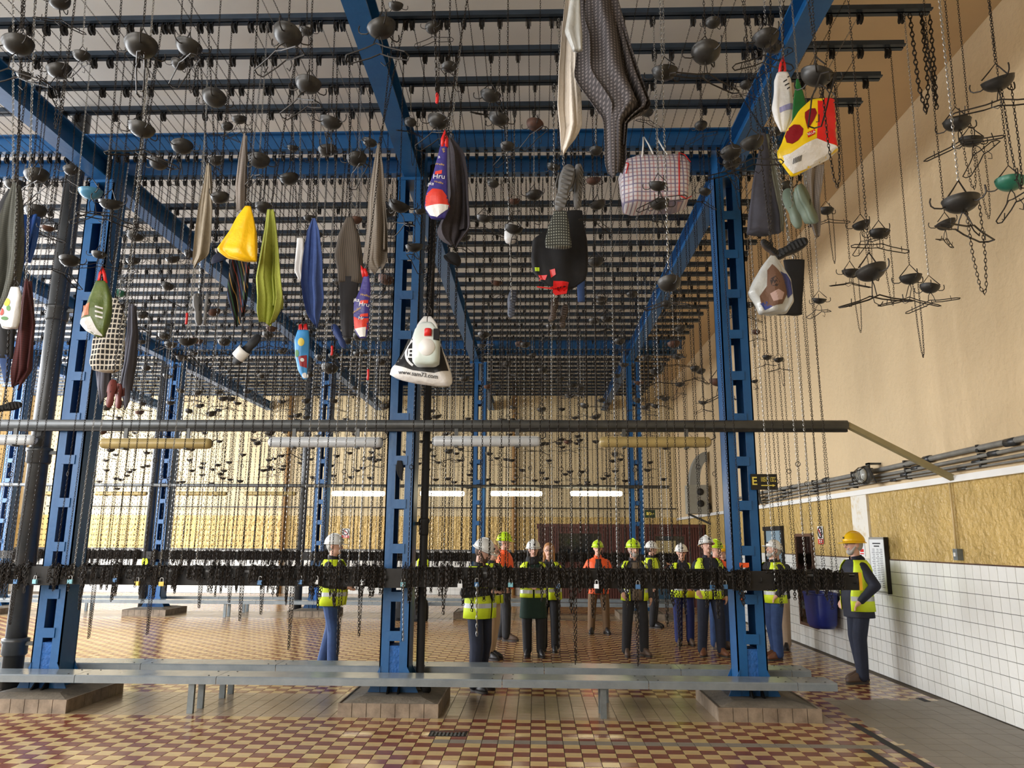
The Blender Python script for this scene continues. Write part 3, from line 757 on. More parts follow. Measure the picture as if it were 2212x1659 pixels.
bj = [at_y(x, 1468, 8.12).x for x in (165, 470, 1085, 1400, 1720)]
bench(8.08, 8.44, -7.6, at_y(1800, 1478, 8.2).x, BZ, bj, [at_y(428, 1500, 8.3).x, at_y(1302, 1500, 8.2).x, -6.9], 'long grey bench along the near columns, front one of the pair', 'near benches')
bj2 = [at_y(x, 1438, 9.0).x for x in (318, 605, 900, 1175, 1465, 1700)]
bench(8.84, 9.2, -7.6, at_y(1742, 1447, 9.0).x, BZ, bj2, [at_y(490, 1470, 9.0).x, at_y(1306, 1460, 9.0).x, -6.9], 'long grey bench along the near columns, rear one of the pair', 'near benches')
lb = [-14.5, -10.7, -6.9, -3.2, 0.5]
bench(17.6, 17.95, -15.5, 3.3, BZ, [-14 + 1.3 * k for k in range(14)], lb, 'grey bench along the far columns, front one of the pair', 'far benches')
bench(18.75, 19.1, -15.5, 3.3, BZ, [-14 + 1.3 * k for k in range(14)], lb, 'grey bench along the far columns, rear one of the pair', 'far benches')

# ================================================================== pipes and lamps
PIPE_Y = 8.39
def pt_pipe(x, y): return at_y(x, y, PIPE_Y)
p0, p1 = pt_pipe(-300, 918), pt_pipe(1830, 918)
zp = p1.z
t = empty('lamp_pipe', (p1.x, PIPE_Y, zp), 0, 'grey lamp pipe across the near columns, with a stay slanting to the side wall', 'pipe', 'lamp pipes')
MB().tube([(p0.x - p1.x, 0, 0), (-4, 0, 0), (0, 0, 0)], 0.05, 14).build('pipe_run', M_GREYPIPE, t, True)
e = Vector((WALL_R - 0.045, 8.58, 2.405)) - Vector((p1.x, PIPE_Y, zp))
MB().box(-0.03, 0.03, -0.025, 0.025, 0, e.length, Matrix.Translation((0, 0, 0)) @ Vector((0, 0, 1)).rotation_difference(e.normalized()).to_matrix().to_4x4()).build('pipe_stay', mat('stay_paint', (150, 140, 104), 0.5, var=0.1), t)
MB().box(p0.x - p1.x, 0, -0.005, 0.045, -0.075, -0.035).build('cable_tray', M_BLACK, t)
PB_Y = 18.11; zb = at_y(900, 1050, PB_Y).z
o = MB().tube([(-16, PB_Y, zb), (3.1, PB_Y, zb)], 0.04, 10).build('lamp_pipe', M_GREYPIPE, None, True)
tag(o, 'grey steel pipe carrying lamps along the far columns', 'pipe', 'lamp pipes')

def lamp(xl, xr, y, z, ztop, cover, label, group, lit=False, h=0.055):
    L = (xr - xl); t = empty('fluorescent_lamp', ((xl + xr) / 2, y, z), 0, label, 'lamp', group)
    MB().box(-L / 2 + 0.03, L / 2 - 0.03, -0.03, 0.045, h * 0.35, h * 0.95).build('housing', M_LAMPWHITE if cover is not M_LAMPTAN else M_LAMPTAN, t)
    rings = []
    for u, s in ((-L / 2, 0.55), (-L / 2 + 0.02, 0.9), (-L / 2 + 0.05, 1), (L / 2 - 0.05, 1), (L / 2 - 0.02, 0.9), (L / 2, 0.55)):
        rings.append([(u, 0.07 * s * math.cos(2 * PI * k / 14) * 0.9, h * s * math.sin(2 * PI * k / 14)) for k in range(14)])
    MB().loft(rings).build('cover', cover, t, True)
    for u in (-L * 0.28, L * 0.28):
        MB().box(u - 0.02, u + 0.02, -0.012, 0.012, h * 0.7, ztop - z).build('bracket', M_GREYPIPE, t)
        MB().box(u - 0.018, u + 0.018, -0.062, 0.062, -h - 0.012, -h + 0.004).build('clip', M_GREYPIPE, t)
    if not lit: MB().tube([(L / 2 - 0.01, 0, 0.02), (L / 2 + 0.05, 0, 0.05), (L / 2 + 0.04, 0.01, 0.13), (L / 2 + 0.0, 0.02, ztop - z)], 0.006, 5).build('cable', M_DARK, t)
    return t
for (xl, xr, yy, cv, lab) in ((-130, 78, 950, M_LAMPGREY, 'grey unlit tube lamp under the near pipe, behind the thick cast iron pipe'), (218, 458, 958, M_LAMPTAN, 'yellowed unlit tube lamp under the near pipe, beside the column with the thick pipe'), (581, 826, 955, M_LAMPGREY, 'grey unlit tube lamp ending beside the column with the thin black pipe'), (934, 1169, 953, M_LAMPGREY, 'grey unlit tube lamp midway between two near columns'), (1295, 1536, 955, M_LAMPTAN, 'dull brownish unlit tube lamp next to the column with the direction sign')):
    a, b = pt_pipe(xl, yy), pt_pipe(xr, yy); lamp(a.x, b.x, PIPE_Y, a.z, zp, cv, lab, 'lamps of the near pipe', h=0.058)
for (xl, xr, lit) in ((60, 118, 0), (205, 318, 0), (380, 490, 0), (528, 640, 0), (717, 831, 1), (908, 1003, 1), (1060, 1171, 1), (1232, 1344, 1)):
    a, b = at_y(xl, 1066, PB_Y), at_y(xr, 1066, PB_Y)
    if lit: lamp(a.x, b.x, PB_Y, a.z, zb, M_LIT, 'glowing tube lamp under the pipe of the far columns', 'lit lamps of the far pipe', True, h=0.06)
    else: lamp(a.x, b.x, PB_Y, a.z, zb, M_LAMPTAN, 'unlit yellowed tube lamp under the pipe of the far columns', 'unlit lamps of the far pipe', False, h=0.05)

# cast iron downpipe by the left column, thin black pipe by the middle one, dark pipes of the far row
def downpipe(name, x, y, r, m, joints, label, elbow=False):
    t = empty(name, (x, y, 0), 0, label, 'pipe')
    path = [(0, 0, 6.9), (0, 0, 0.34), (0.0, 0, 0.3)]
    if elbow: path = [(0, 0, 6.19), (0, 0, 0.42), (0.005, -0.01, 0.33), (0.03, -0.06, 0.25), (0.07, -0.14, 0.205), (0.11, -0.22, 0.185)]
    else: path = [(0, 0, 6.9), (0, 0, 0.125)]
    MB().tube(path, r, 18).build('pipe_run', m, t, True)
    for z in joints:
        MB().lathe([(r * 1.02, z - 0.09), (r * 1.2, z - 0.07), (r * 1.2, z + 0.04), (r * 1.32, z + 0.055), (r * 1.32, z + 0.09), (r * 1.02, z + 0.1)], 18).build('joint', m, t, True)
    for z in joints:
        MB().box(0 if not elbow else -0.1, 0.29 if not elbow else 0, -0.02, 0.02, z + 0.02, z + 0.06).build('wall_bracket', M_GREYPIPE, t)
    return t
pa = at_y(28, 1430, 8.6)
downpipe('drain_pipe', -5.64, 8.62, 0.105, M_DARKPIPE, (0.55, 2.62, 4.3), 'thick cast iron downpipe standing beside a blue column')
tp = downpipe('black_pipe', -1.235, 8.70, 0.045, M_DARK, (1.85,), 'thin black pipe with a bent foot clipped to a blue column', True)
for x in (-9.15, -5.5):
    o = MB().tube([(x, 18.4, 0.12), (x, 18.4, 6.94)], 0.09, 12).build('drain_pipe', M_DARKPIPE, None, True); tag(o, 'dark downpipe standing beside a column of the far row', 'pipe', 'far downpipes')

# ================================================================== hook bowls
M_HANG = M_WIRE
D = 0.19; R = D / 2
def bowl_mesh(m):
    prof = []
    for k in range(7):
        a = (PI / 2) * k / 6; prof.append((max(R * math.sin(a), 0.004), -R * 0.78 * math.cos(a)))
    prof.append((R * 1.03, 0.003))
    for k in range(6, -1, -1):
        a = (PI / 2) * k / 6; prof.append((max((R - 0.005) * math.sin(a), 0.003), -(R * 0.78 - 0.005) * math.cos(a)))
    return MB().lathe(prof, 22, cap0=True, cap1=True).mesh('bowl', m, True)
BOWLS = {'grey': bowl_mesh(M_BOWL), 'rust': bowl_mesh(M_BOWL_RUST), 'blue': bowl_mesh(M_BOWL_BLUE), 'green': bowl_mesh(M_BOWL_GREEN)}
BAIL = MB().tube([(-R, 0, 0), (-R * 0.5, 0, 0.055), (0, 0, 0.115), (R * 0.5, 0, 0.055), (R, 0, 0)], 0.0046, 5).mesh('bail', M_HANG)
HOOK = MB().tube([(R * 0.75, 0, -0.03), (R * 1.05, 0, -0.045), (R * 1.45, 0, -0.04), (R * 1.62, 0, -0.025), (R * 1.66, 0, 0.0), (R * 1.6, 0, 0.02)], 0.0046, 5).mesh('hook', M_HANG)
def hanger_mesh(seed):
    r = random.Random(seed); w = r.uniform(0.19, 0.26); d = r.uniform(0.02, 0.05); dr = r.uniform(0.02, 0.07); z0 = -r.uniform(0.16, 0.22)
    mb = MB(); tw = r.uniform(-0.2, 0.2)
    loop = []
    for s, e in ((1, 1), (1, -1), (-1, -1), (-1, 1)): pass
    pts = [(0, d, z0 + 0.01)]
    for k in range(1, 4): u = k / 3.0; pts.append((w * u, d * (1 - 0.2 * u), z0 - dr * u))
    pts += [(w + 0.02, 0.0, z0 - dr - 0.008)]
    for k in range(3, 0, -1): u = k / 3.0; pts.append((w * u, -d * (1 - 0.2 * u), z0 - dr * u - 0.012))
    pts += [(0, -d, z0)]
    for k in range(1, 4): u = k / 3.0; pts.append((-w * u, -d * (1 - 0.2 * u), z0 - dr * u - 0.012))
    pts += [(-w - 0.02, 0.0, z0 - dr - 0.008)]
    for k in range(3, 0, -1): u = k / 3.0; pts.append((-w * u, d * (1 - 0.2 * u), z0 - dr * u))
    mb.tube(pts, 0.005, 5, closed=True)
    for s in (-1, 1):
        mb.tube([(0, 0, -R * 0.75), (s * 0.012, s * d * 0.6, -0.11), (s * 0.03 * r.uniform(0, 1), s * d, z0)], 0.0036, 5)
        mb.tube([(s * w * 0.8, 0, z0 - dr * 0.8 - 0.015), (s * w * 0.78, -0.015, z0 - dr * 0.8 - 0.02), (s * w * 0.76, -0.02, z0 - dr * 0.8 + 0.03)], 0.0034, 4)
    mb.tube([(-0.05, -d, z0), (-0.06, -d - 0.02, z0 - 0.05), (-0.03, -d - 0.03, z0 - 0.075), (0.0, -d - 0.02, z0 - 0.05)], 0.0034, 4)
    return mb.mesh('coat_hanger', M_HANG)
HANGERS = [hanger_mesh(k) for k in range(7)]
LOOPS = [chain_along([(0.02, 0, -0.03), (0.028, 0, -L * 0.6), (0.045, 0, -L * 0.93), (0.06, 0, -L), (0.075, 0, -L * 0.93), (0.088, 0, -L * 0.6), (0.09, 0, -0.03)], 0.022, 0.031, 0.0135, 0.0025).mesh('chain_loop', M_RUST) for L in (0.4, 0.55, 0.75)]
def hook_bowl(p, scale, colour, ytop, rz, tilt, label, group, hooks=3, hanger=True, loop=False, galv=False, narrow=False):
    t = empty('hook_bowl', p, 0, label, 'hook bowl', group)
    top = Vector((p[0], p[1], p[2])) + Vector((0, 0, 0.115 * scale))
    b = link('bowl', BOWLS[colour], t); b.scale = (scale,) * 3; b.rotation_euler = (tilt, random.uniform(-0.25, 0.25), rz)
    o = link('bail', BAIL, t); o.scale = (scale,) * 3; o.rotation_euler = (0, 0, rz)
    for k in range(hooks):
        o = link('hook', HOOK, t); o.scale = (scale,) * 3; o.rotation_euler = (0, 0, rz + 2 * PI * k / hooks + 0.5)
    if hanger:
        o = link('coat_hanger', random.choice(HANGERS), t); o.scale = (scale,) * 3; o.rotation_euler = (random.uniform(-0.2, 0.2), random.uniform(-0.15, 0.15), PI / 2 + random.uniform(-0.25, 0.25) if narrow else rz + random.uniform(-0.6, 0.6))
    if loop:
        o = link('chain_loop', random.choice(LOOPS), t); o.scale = (scale,) * 3; o.rotation_euler = (0, 0, random.uniform(-0.5, 0.5))
    hang_chain('drop_chain', (top.x, ytop - BAR_R, BAR_C + 0.015), top, M_GALV if galv else M_RUST, t, p, 0.8)
    return t
NEAR = [(39, 93, 62), (135, 2, 44), (62, 159, 32), (135, 149, 50), (184, 118, 35), (317, 96, 67), (415, 98, 55), (375, 137, 32), (608, 73, 62), (662, 64, 32), (658, 179, 55), (473, 209, 50), (520, 255, 32), (707, 260, 48), (491, 272, 24), (292, 275, 55), (398, 314, 45), (633, 317, 25), (704, 321, 40), (346, 351, 38), (468, 344, 34), (560, 344, 45), (631, 383, 40), (74, 376, 48), (127, 366, 32), (34, 395, 37), (196, 412, 48, 'blue'), (230, 435, 48), (57, 454, 43), (96, 490, 27, 'rust'), (483, 424, 38), (562, 446, 36), (287, 506, 38), (680, 503, 30), (214, 547, 30), (371, 557, 30), (405, 547, 24), (668, 469, 24),
 (838, 57, 62), (855, 10, 32), (934, 59, 31), (961, 143, 31), (1060, 203, 45), (1088, 253, 45), (1165, 267, 37, 'rust'), (941, 260, 45), (877, 263, 26), (799, 305, 32), (772, 341, 43), (873, 440, 48), (905, 454, 24), (824, 457, 38), (769, 473, 27, 'rust'), (868, 530, 38), (1005, 511, 30), (1040, 468, 34), (1108, 432, 26, 'rust'), (1147, 419, 35), (1110, 490, 41), (1069, 395, 26), (1192, 358, 30), (1275, 387, 32, 'rust'), (1282, 439, 36), (1294, 324, 28), (1444, 152, 55), (1398, 241, 27), (1424, 397, 40, 'grey', 6.11), (1420, 437, 42, 'grey', 6.61), (1089, 314, 30), (1287, 562, 36),
 (1510, 111, 62), (1649, 79, 55), (1531, 47, 33), (1715, 98, 39), (1755, 159, 68), (1617, 182, 26), (1514, 270, 27), (1610, 305, 50), (1585, 328, 44), (1571, 350, 38), (1666, 282, 30), (1520, 412, 27), (1559, 508, 39), (1696, 403, 36),
 (150, 560, 40), (246, 569, 36), (294, 560, 30), (360, 616, 28), (258, 631, 27, 'green'), (398, 732, 40), (717, 793, 36), (305, 736, 20), (608, 756, 22), (831, 601, 36, 'rust'), (1302, 641, 28), (1309, 685, 30), (1437, 609, 50), (1422, 797, 34), (1044, 744, 20), (1150, 766, 18), (1551, 820, 38, 'rust')]
WALLSIDE = [(1785, 452, 31), (1860, 483, 37), (1897, 500, 42), (2028, 432, 74), (2055, 481, 40), (2060, 262, 55), (2098, 299, 47), (2150, 172, 64), (2182, 390, 58, 'green'), (1828, 584, 35), (1900, 582, 64), (1961, 597, 45), (2006, 618, 40), (1770, 645, 30), (1657, 770, 20), (1682, 775, 21), (1630, 822, 15), (1627, 716, 17, 'rust'), (1617, 656, 25)]
ALL_BARS = BARS_1 + BARS_2 + BARS_3
PLACED = []
def place_bowl(x, y, w, colour, wall, only=None):
    d = ray(x, y); dep = F_PX * D / w; best = None
    for yb in ALL_BARS:
        p = EYE + d * (yb / d.y); sc = (p - EYE).dot(FWD) / dep
        if p.z > 5.98 or p.x > 3.43 or (only and abs(yb - only) > 0.01): continue
        p = Vector((clear_x(p.x, yb), p.y, p.z))
        gap = min([abs(p.x - q[0]) for q in PLACED if q[1] == yb] + [9]); pg = min([abs(p.x - u) for u in USED.get(round(yb, 3), [])] + [9])
        e = abs(math.log(sc)) + (0.6 if gap < 0.16 else 0.12 if gap < 0.32 else 0) + (1.0 if pg < 0.056 else 0)
        if best is None or e < best[0]: best = (e, yb, p, sc, gap < 0.36)
    e, yb, p, sc, tight = best
    PLACED.append((p.x, yb, p.z))
    nm = {'grey': 'grey steel', 'rust': 'rusty brown', 'blue': 'pale blue enamel', 'green': 'green enamel'}[colour]
    far = yb > 9.5
    if wall: lab = nm + ' hook bowl with wire coat hanger hung before the plain side wall'; grp = 'hook bowls before the side wall'
    elif far: lab = nm + ' hook bowl with wire hooks hung on a chain between the column rows'; grp = 'hook bowls between the column rows'
    else: lab = nm + ' hook bowl with wire hooks hung in front of the near columns'; grp = 'hook bowls in front of the near columns'
    has = random.random() < (1.0 if wall else 0.8)
    if not wall: lab = lab.replace('with wire hooks', 'with a coat hanger') if has else lab.replace('with wire hooks', 'without a coat hanger')
    hook_bowl(p, sc, colour, yb, random.uniform(0, PI) if not wall else random.uniform(-0.5, 0.5), random.uniform(-0.25, 0.3), lab, grp, 3, has, (random.random() < 0.75) if wall else random.random() < 0.15, random.random() < 0.3, tight)
    bar_pulley(p.x, yb)
    return yb
for b in NEAR: place_bowl(b[0], b[1], b[2], b[3] if len(b) > 3 else 'grey', False, b[4] if len(b) > 4 else None)
for b in WALLSIDE: place_bowl(b[0], b[1], b[2], b[3] if len(b) > 3 else 'grey', True)
# the rest of the bowls, between the rows and behind the far row
rb = random.Random(11)
for k in range(150):
    for _ in range(60):
        yb = rb.choice(BARS_2[2:]); x = clear_x(rb.uniform(-0.62 * yb, 3.3), yb)
        if min([abs(x - q[0]) for q in PLACED if q[1] == yb] + [9]) > 0.34 and min([abs(x - u) for u in USED.get(round(yb, 3), [])] + [9]) > 0.06: break
    z = rb.uniform(3.5, 5.3) if yb > 13 else rb.uniform(4.6, 5.6); PLACED.append((x, yb, z)); bar_pulley(x, yb)
    hook_bowl((x, yb, z), rb.uniform(0.85, 1.1), 'rust' if rb.random() < 0.15 else 'grey', yb, rb.uniform(0, PI), rb.uniform(-0.2, 0.2), 'small dark hook bowl on a chain deep between the two column rows', 'small hook bowls deep between the column rows', 2, rb.random() < 0.8, False, rb.random() < 0.3)
st = MB()
bm_src = [BOWLS['grey'], BAIL, HANGERS[1], HANGERS[4]]
low = MB().lathe([(0.012, -0.072), (0.07, -0.05), (0.095, 0.0)], 10, cap1=True)
for k in range(240):
    for _ in range(60):
        yb = rb.choice(BARS_3[:9]); x = clear_x(rb.uniform(-0.62 * yb, 3.3), yb)
        if min([abs(x - q[0]) for q in PLACED if q[1] == yb] + [9]) > 0.3 and min([abs(x - u) for u in USED.get(round(yb, 3), [])] + [9]) > 0.06: break
    z = rb.uniform(3.2, 5.2); PLACED.append((x, yb, z)); bar_pulley(x, yb)
    st.add([(a + x, b_ + yb, c + z) for a, b_, c in low.v], low.f)
    st.tube([(x - R, yb, z), (x, yb, z + 0.11), (x + R, yb, z)], 0.005, 3)
    w = rb.uniform(0.15, 0.22); a = rb.uniform(-0.8, 0.8)
    st.tube([(x, yb, z - 0.06), (x, yb, z - 0.18), (x + w * math.cos(a), yb + w * math.sin(a), z - 0.22), (x - w * math.cos(a), yb - w * math.sin(a), z - 0.22)], 0.005, 3)
    cheap_chain(st, (x, yb - BAR_R, BAR_C + 0.015), (x, yb, z + 0.11))
o = st.build('far_hook_bowls', M_WIRE); tag(o, 'many tiny hook bowls on chains behind the far columns', 'hook bowls', None, 'stuff')
# spare chain bundle hung on the end of a bar, near the side wall
o = chain_along([(0, 0, 0), (0.01, 0, -0.7), (0.05, 0, -0.95), (0.09, 0, -0.7), (0.1, 0, 0), (0.13, 0, -0.5), (0.14, 0, -0.9), (0.16, 0, -0.5), (0.17, 0, 0)], 0.045, 0.06, 0.03, 0.006).build('spare_chain', M_RUST, None, loc=at_y(1965, 30, 6.1))
tag(o, 'thick rusty spare chain looped over the end of a pulley bar', 'chain')
# ================================================================== things hanging from the hooks
from mathutils.noise import noise_vector as noise_vec
def free_spot(x, y):
    """the nearest free place on a bar for one more pulley, clear of beams, runs and bowls: (x, bar)"""
    for thr in (0.3, 0.22, 0.15, 0.0):
        for yb in sorted(ALL_BARS, key=lambda b: abs(b - y))[:2]:
            for k in range(15):
                c = clear_x(x + (k + 1) // 2 * 0.03 * (-1 if k % 2 else 1), yb)
                if min(abs(c - b) for b in BEAM_X) > 0.235 and min([abs(c - u) for u in USED.get(round(yb, 3), [])] + [9]) > 0.056 and min([abs(c - q[0]) for q in PLACED if q[1] == yb] + [9]) > thr: return c, yb
    for b in BEAM_X:
        if abs(x - b) < 0.24: x = b + math.copysign(0.24, x - b)
    yb = min(ALL_BARS, key=lambda b: abs(b - y)); return clear_x(x, yb), yb
NO_CHAIN = ('blue jeans legs below the black jacket', 'black trousers hanging below the brown tweed jacket', 'blue jeans leg below the black jacket with red trim')
def hang_from_bar(o, top, mark='hanging_chain'):
    """the chain that carries a thing, up to the nearest pulley bar"""
    if top.z > 6.1 or (8.3 < top.y < 8.5) or o.get('label') in NO_CHAIN: return
    inv = o.rotation_euler.to_matrix().inverted()
    cx, yb = free_spot(top.x, top.y); bar_pulley(cx, yb); up = Vector((cx, yb - BAR_R, BAR_C + 0.015)) - top
    off = top - Vector(o.location); c = hang_chain(mark, inv @ (up + off), inv @ (off + Vector((0, 0, -0.02))), M_RUST if random.random() < 0.7 else M_GALV, o)
    h = MB().tube([inv @ (Vector(q) + off) for q in ((0, 0, 0.06), (0.02, 0, 0.03), (0.015, 0, -0.01), (-0.01, 0, -0.015), (-0.02, 0, 0.01))], 0.004, 5).build('hook', M_HANG, o)
YADJ = {'dark grey work trousers hanging beside the green clogs': 6.02, 'olive strip of cloth hanging behind the grey trousers': 6.67, 'dark multicoloured striped towel hanging below the yellow bag': 6.5, 'white plastic bag hanging beside the blue towel': 6.65, 'dark maroon towel hanging beside the thick cast iron pipe': 5.3, 'blue towel hanging beside a white bag': 6.33, 'purple and orange shopping bag hanging beside black trousers': 6.2, 'bright yellow plastic bag hung open at a hook': 5.8,
        'white plastic bag with colourful fruit print beside the maroon towel': 5.2, 'slim grey blue towel beside the black and white patterned bag': 6.55, 'narrow beige towel hanging near the yellow bag': 6.3,
        'green plastic bag with red handles tied to a hook': 5.75, 'small sky blue bag with a smiling print and red handles': 7.45, 'black and white slide sandal hanging alone': 7.0, 'black and white drawstring bag hanging in front of a blue column': 6.6,
        'brown tweed jacket with a belt hanging above black trousers': 6.45, 'black trousers hanging below the brown tweed jacket': 6.45, 'blue flip-flop hanging at the side of black trousers': 7.45, 'crumpled clear plastic bag beside the cream white towel': 4.75,
        'brown ridged boot hanging below the black jacket, slightly higher than its twin': 7.5, 'brown ridged boot hanging below the black jacket, lower than its twin': 7.62, 'clear plastic bag stuffed with colourful clothes': 5.70, 'black bag hanging behind the clear bag of clothes': 6.45,
        'black shoe lying sideways on a hook above the clear bag': 5.95, 'black shoe hanging toe inward beside its twin above the clear bag': 5.20, 'olive green clog showing its sole below the cherry print bag': 5.85, 'olive green clog turned sideways below the cherry print bag': 5.61,
        'pale grey towel hanging below the cherry print bag': 6.10, 'black jacket with red and lime trims hanging by boots': 7.2, 'blue jeans leg below the black jacket with red trim': 7.2}
def cloth(name, label, cat, levels, Y, m, depth=0.45, folds=5, amp=0.28, seed=0, jag=0.0, rings=26, n=44, group=None, parent=None, drift=1.5, closed_top=True):
    """a gathered cloth or bag: closed, folded tube; levels = (photo y, left x, right x) at distance Y"""
    r = random.Random(seed); ph = r.uniform(0, 6); ph2 = r.uniform(0, 6)
    Y = YADJ.get(label, Y); ks = resample(levels, rings); L = []
    for y, xl, xr in ks:
        a, b = at_y(xl, y, Y), at_y(xr, y, Y); L.append((a, b))
    top = (L[0][0] + L[0][1]) / 2
    def sheet(umax, ph, ph2, dy, shrink):
        out = []; nr = max(4, int(rings * umax))
        for k in range(nr):
            a, b = L[k]; u = k / (rings - 1.0); c = (a + b) / 2; w = max((b - a).length / 2, 0.008) * shrink
            A = min(0.085, w * 0.5) * (0.3 + 0.7 * math.sqrt(u)); fr, bk = [], []
            for i in range(n):
                q = -1 + 2.0 * i / (n - 1)
                f = math.sin(PI * folds * 0.3 * q + ph + drift * u * 0.9) + 0.4 * math.sin(PI * folds * 0.62 * q + ph2 - 2.2 * u) + 0.12 * math.sin(PI * folds * 1.3 * q - 3 * u + ph)
                x = c.x - top.x + w * (q + 0.05 * math.sin(PI * folds * q + ph)); y = c.y - top.y + A * f + dy
                z = c.z - top.z + jag * (u ** 4) * (1.2 * abs(math.sin(1.7 * q + ph)) - 0.6 + 0.35 * f)
                fr.append((x, y - 0.007, z)); bk.append((x, y + 0.007, z))
            out.append(fr + bk[::-1])
        return out
    is_sheet = name in ('hanging_towel', 'plastic_sheet', 'olive_scarf')
    out = []
    if is_sheet: out = sheet(1.0, ph, ph2, 0.0, 1.0)
    else:
      for k, (a, b) in enumerate(L):
        u = k / (rings - 1.0); c = (a + b) / 2; w = max((b - a).length / 2, 0.008); d = max(w * depth, 0.012)
        ring = []
        for i in range(n):
            t = 2 * PI * i / n
            f = 1 + amp * u ** 0.5 * math.sin(folds * t + ph + drift * u) + 0.4 * amp * u * math.sin((folds * 2 + 1) * t + ph2)
            sx = math.copysign(abs(math.cos(t)) ** 0.8, math.cos(t)); sy = math.copysign(abs(math.sin(t)) ** 0.8, math.sin(t))
            z = jag * (u ** 3) * (math.sin(2 * t + ph) * 0.6 + math.sin(3 * t + ph2) * 0.4)
            q = Vector((c.x - top.x + w * sx, c.y - top.y + d * sy * f, c.z - top.z + z))
            nz = noise_vec(Vector((q.x * 9 + ph, q.y * 9, q.z * 6 + ph2)))
            q += Vector((nz.x * 0.35, nz.y, nz.z * 0.4)) * min(0.022, w * 0.16) * min(1, u * 4)
            ring.append(tuple(q))
        out.append(ring)
    o = MB().loft(out, closed_top, True).build(name, m, parent, True)
    if is_sheet: MB().loft(sheet(0.86, ph + 1.9, ph2 + 1.1, 0.045, 0.8)).build('back_fold', m, o, True)
    if parent is None:
        o.location = top; tag(o, label, cat, group); hang_from_bar(o, top)
    else: o.location = top - parent.location
    return o
TEMPS = []
def bvh_of(o, origin):
    vs = [Vector(v.co) + origin for v in o.data.vertices]
    return BVHTree.FromPolygons(vs, [tuple(p.vertices) for p in o.data.polygons])
def snap(me, bvh, M, lift=0.004):
    """press a flat piece (already in world x-z) onto the front of a surface"""
    for v in me.vertices:
        w = M @ v.co; hit = bvh.ray_cast(Vector((w.x, -5, w.z)), Vector((0, 1, 0)))
        if hit[0] is not None: v.co = Vector((w.x, hit[0].y - lift, w.z))
        else:
            v.co = w
def text_mesh(s, size, bold=0.0):
    cu = bpy.data.curves.new('lettering', 'FONT'); cu.body = s; cu.size = size; cu.align_x = 'CENTER'; cu.align_y = 'CENTER'; cu.offset = bold; cu.resolution_u = 2
    ob = bpy.data.objects.new('lettering', cu); COL.objects.link(ob)
    me = bpy.data.meshes.new_from_object(ob)
    COL.objects.unlink(ob); bpy.data.objects.remove(ob); bpy.data.curves.remove(cu)
    return me
def print_text(parent, host, s, x, y, Y, h_px, m, ang=0.0, bold=0.0, lift=0.005):
    Y = YADJ.get(parent.get('label'), Y)
    """lettering on the front of host; (x, y) photo pixel, h_px cap height"""
    p = at_y(x, y, Y); size = h_px / px_per_m(p) * 1.38
    me = text_mesh(s, size, bold); me.materials.clear(); me.materials.append(m)
    bm = bmesh.new(); bm.from_mesh(me); bmesh.ops.triangulate(bm, faces=bm.faces[:]); bmesh.ops.subdivide_edges(bm, edges=bm.edges[:], cuts=1); bm.to_mesh(me); bm.free()
    M = Matrix.Translation(p) @ Matrix.Rotation(-ang, 4, 'Y') @ Matrix.Rotation(PI / 2, 4, 'X')
    snap(me, bvh_of(host, host.location if host.parent is None else host.location + host.parent.location), M, lift)
    o = link('lettering', me, parent)
    for v in me.vertices: v.co = v.co - parent.location
    return o
def print_patch(name, parent, host, pts, Y, m, lift=0.003, cuts=5):
    Y = YADJ.get(parent.get('label'), Y)
    """flat printed shape: photo-pixel outline pressed onto the host's front"""
    P = [at_y(x, y, Y) for x, y in pts]
    bm = bmesh.new(); vs = [bm.verts.new(p) for p in P]; bm.faces.new(vs)
    bmesh.ops.triangulate(bm, faces=bm.faces[:])
    for _ in range(cuts - 1):
        long_e = [e for e in bm.edges if e.calc_length() > 0.02]
        if not long_e: break
        bmesh.ops.subdivide_edges(bm, edges=long_e, cuts=1); bmesh.ops.triangulate(bm, faces=bm.faces[:])
    me = bpy.data.meshes.new(name); bm.to_mesh(me); bm.free(); me.materials.append(m)
    snap(me, bvh_of(host, host.location if host.parent is None else host.location + host.parent.location), Matrix(), lift)
    o = link(name, me, parent)
    for v in me.vertices: v.co = v.co - parent.location
    return o
def ring_pts(x, y, rx, ry, n=14): return [(x + rx * math.cos(2 * PI * k / n), y + ry * math.sin(2 * PI * k / n)) for k in range(n)]
def strap(name, pts, Y, r, m, parent):
    Y = YADJ.get(parent.get('label'), Y)
    P = [at_y(x, y, Y) - parent.location for x, y in pts]
    return MB().tube(P, r, 6).build(name, m, parent, True)

T_GREY = pattern_mat('grey_check_towel', (104, 106, 100), (84, 86, 82), 'check', 60, 60)
T_BEIGE = mat('beige_towel', (158, 148, 132), 0.95, var=0.12, scale=14, bump=0.3, bscale=120)
T_BEIGE2 = pattern_mat('waffle_towel', (138, 130, 120), (118, 110, 102), 'check', 70, 50)
T_MAROON = pattern_mat('maroon_towel', (84, 40, 42), (64, 34, 36), 'check', 60, 60)
T_GREEN = mat('lime_towel', (156, 164, 72), 0.95, var=0.1, scale=20, bump=0.4, bscale=150)
T_BLUE = mat('blue_towel', (70, 94, 156), 0.95, var=0.12, scale=20, bump=0.4, bscale=150)
T_STRIPE = pattern_mat('striped_towel', (30, 30, 34), (70, 70, 84), 'multi', 9, 9, rot=0.25)
T_CHAR = pattern_mat('charcoal_towel', (64, 60, 62), (112, 106, 106), 'dots', 42, 42, ratio=0.5)
T_WHITE = mat('white_towel', (214, 206, 196), 0.95, var=0.06, scale=10, bump=0.4, bscale=60)
T_DGREY = mat('dark_grey_towel', (66, 62, 68), 0.95, var=0.15, scale=16, bump=0.4, bscale=140)
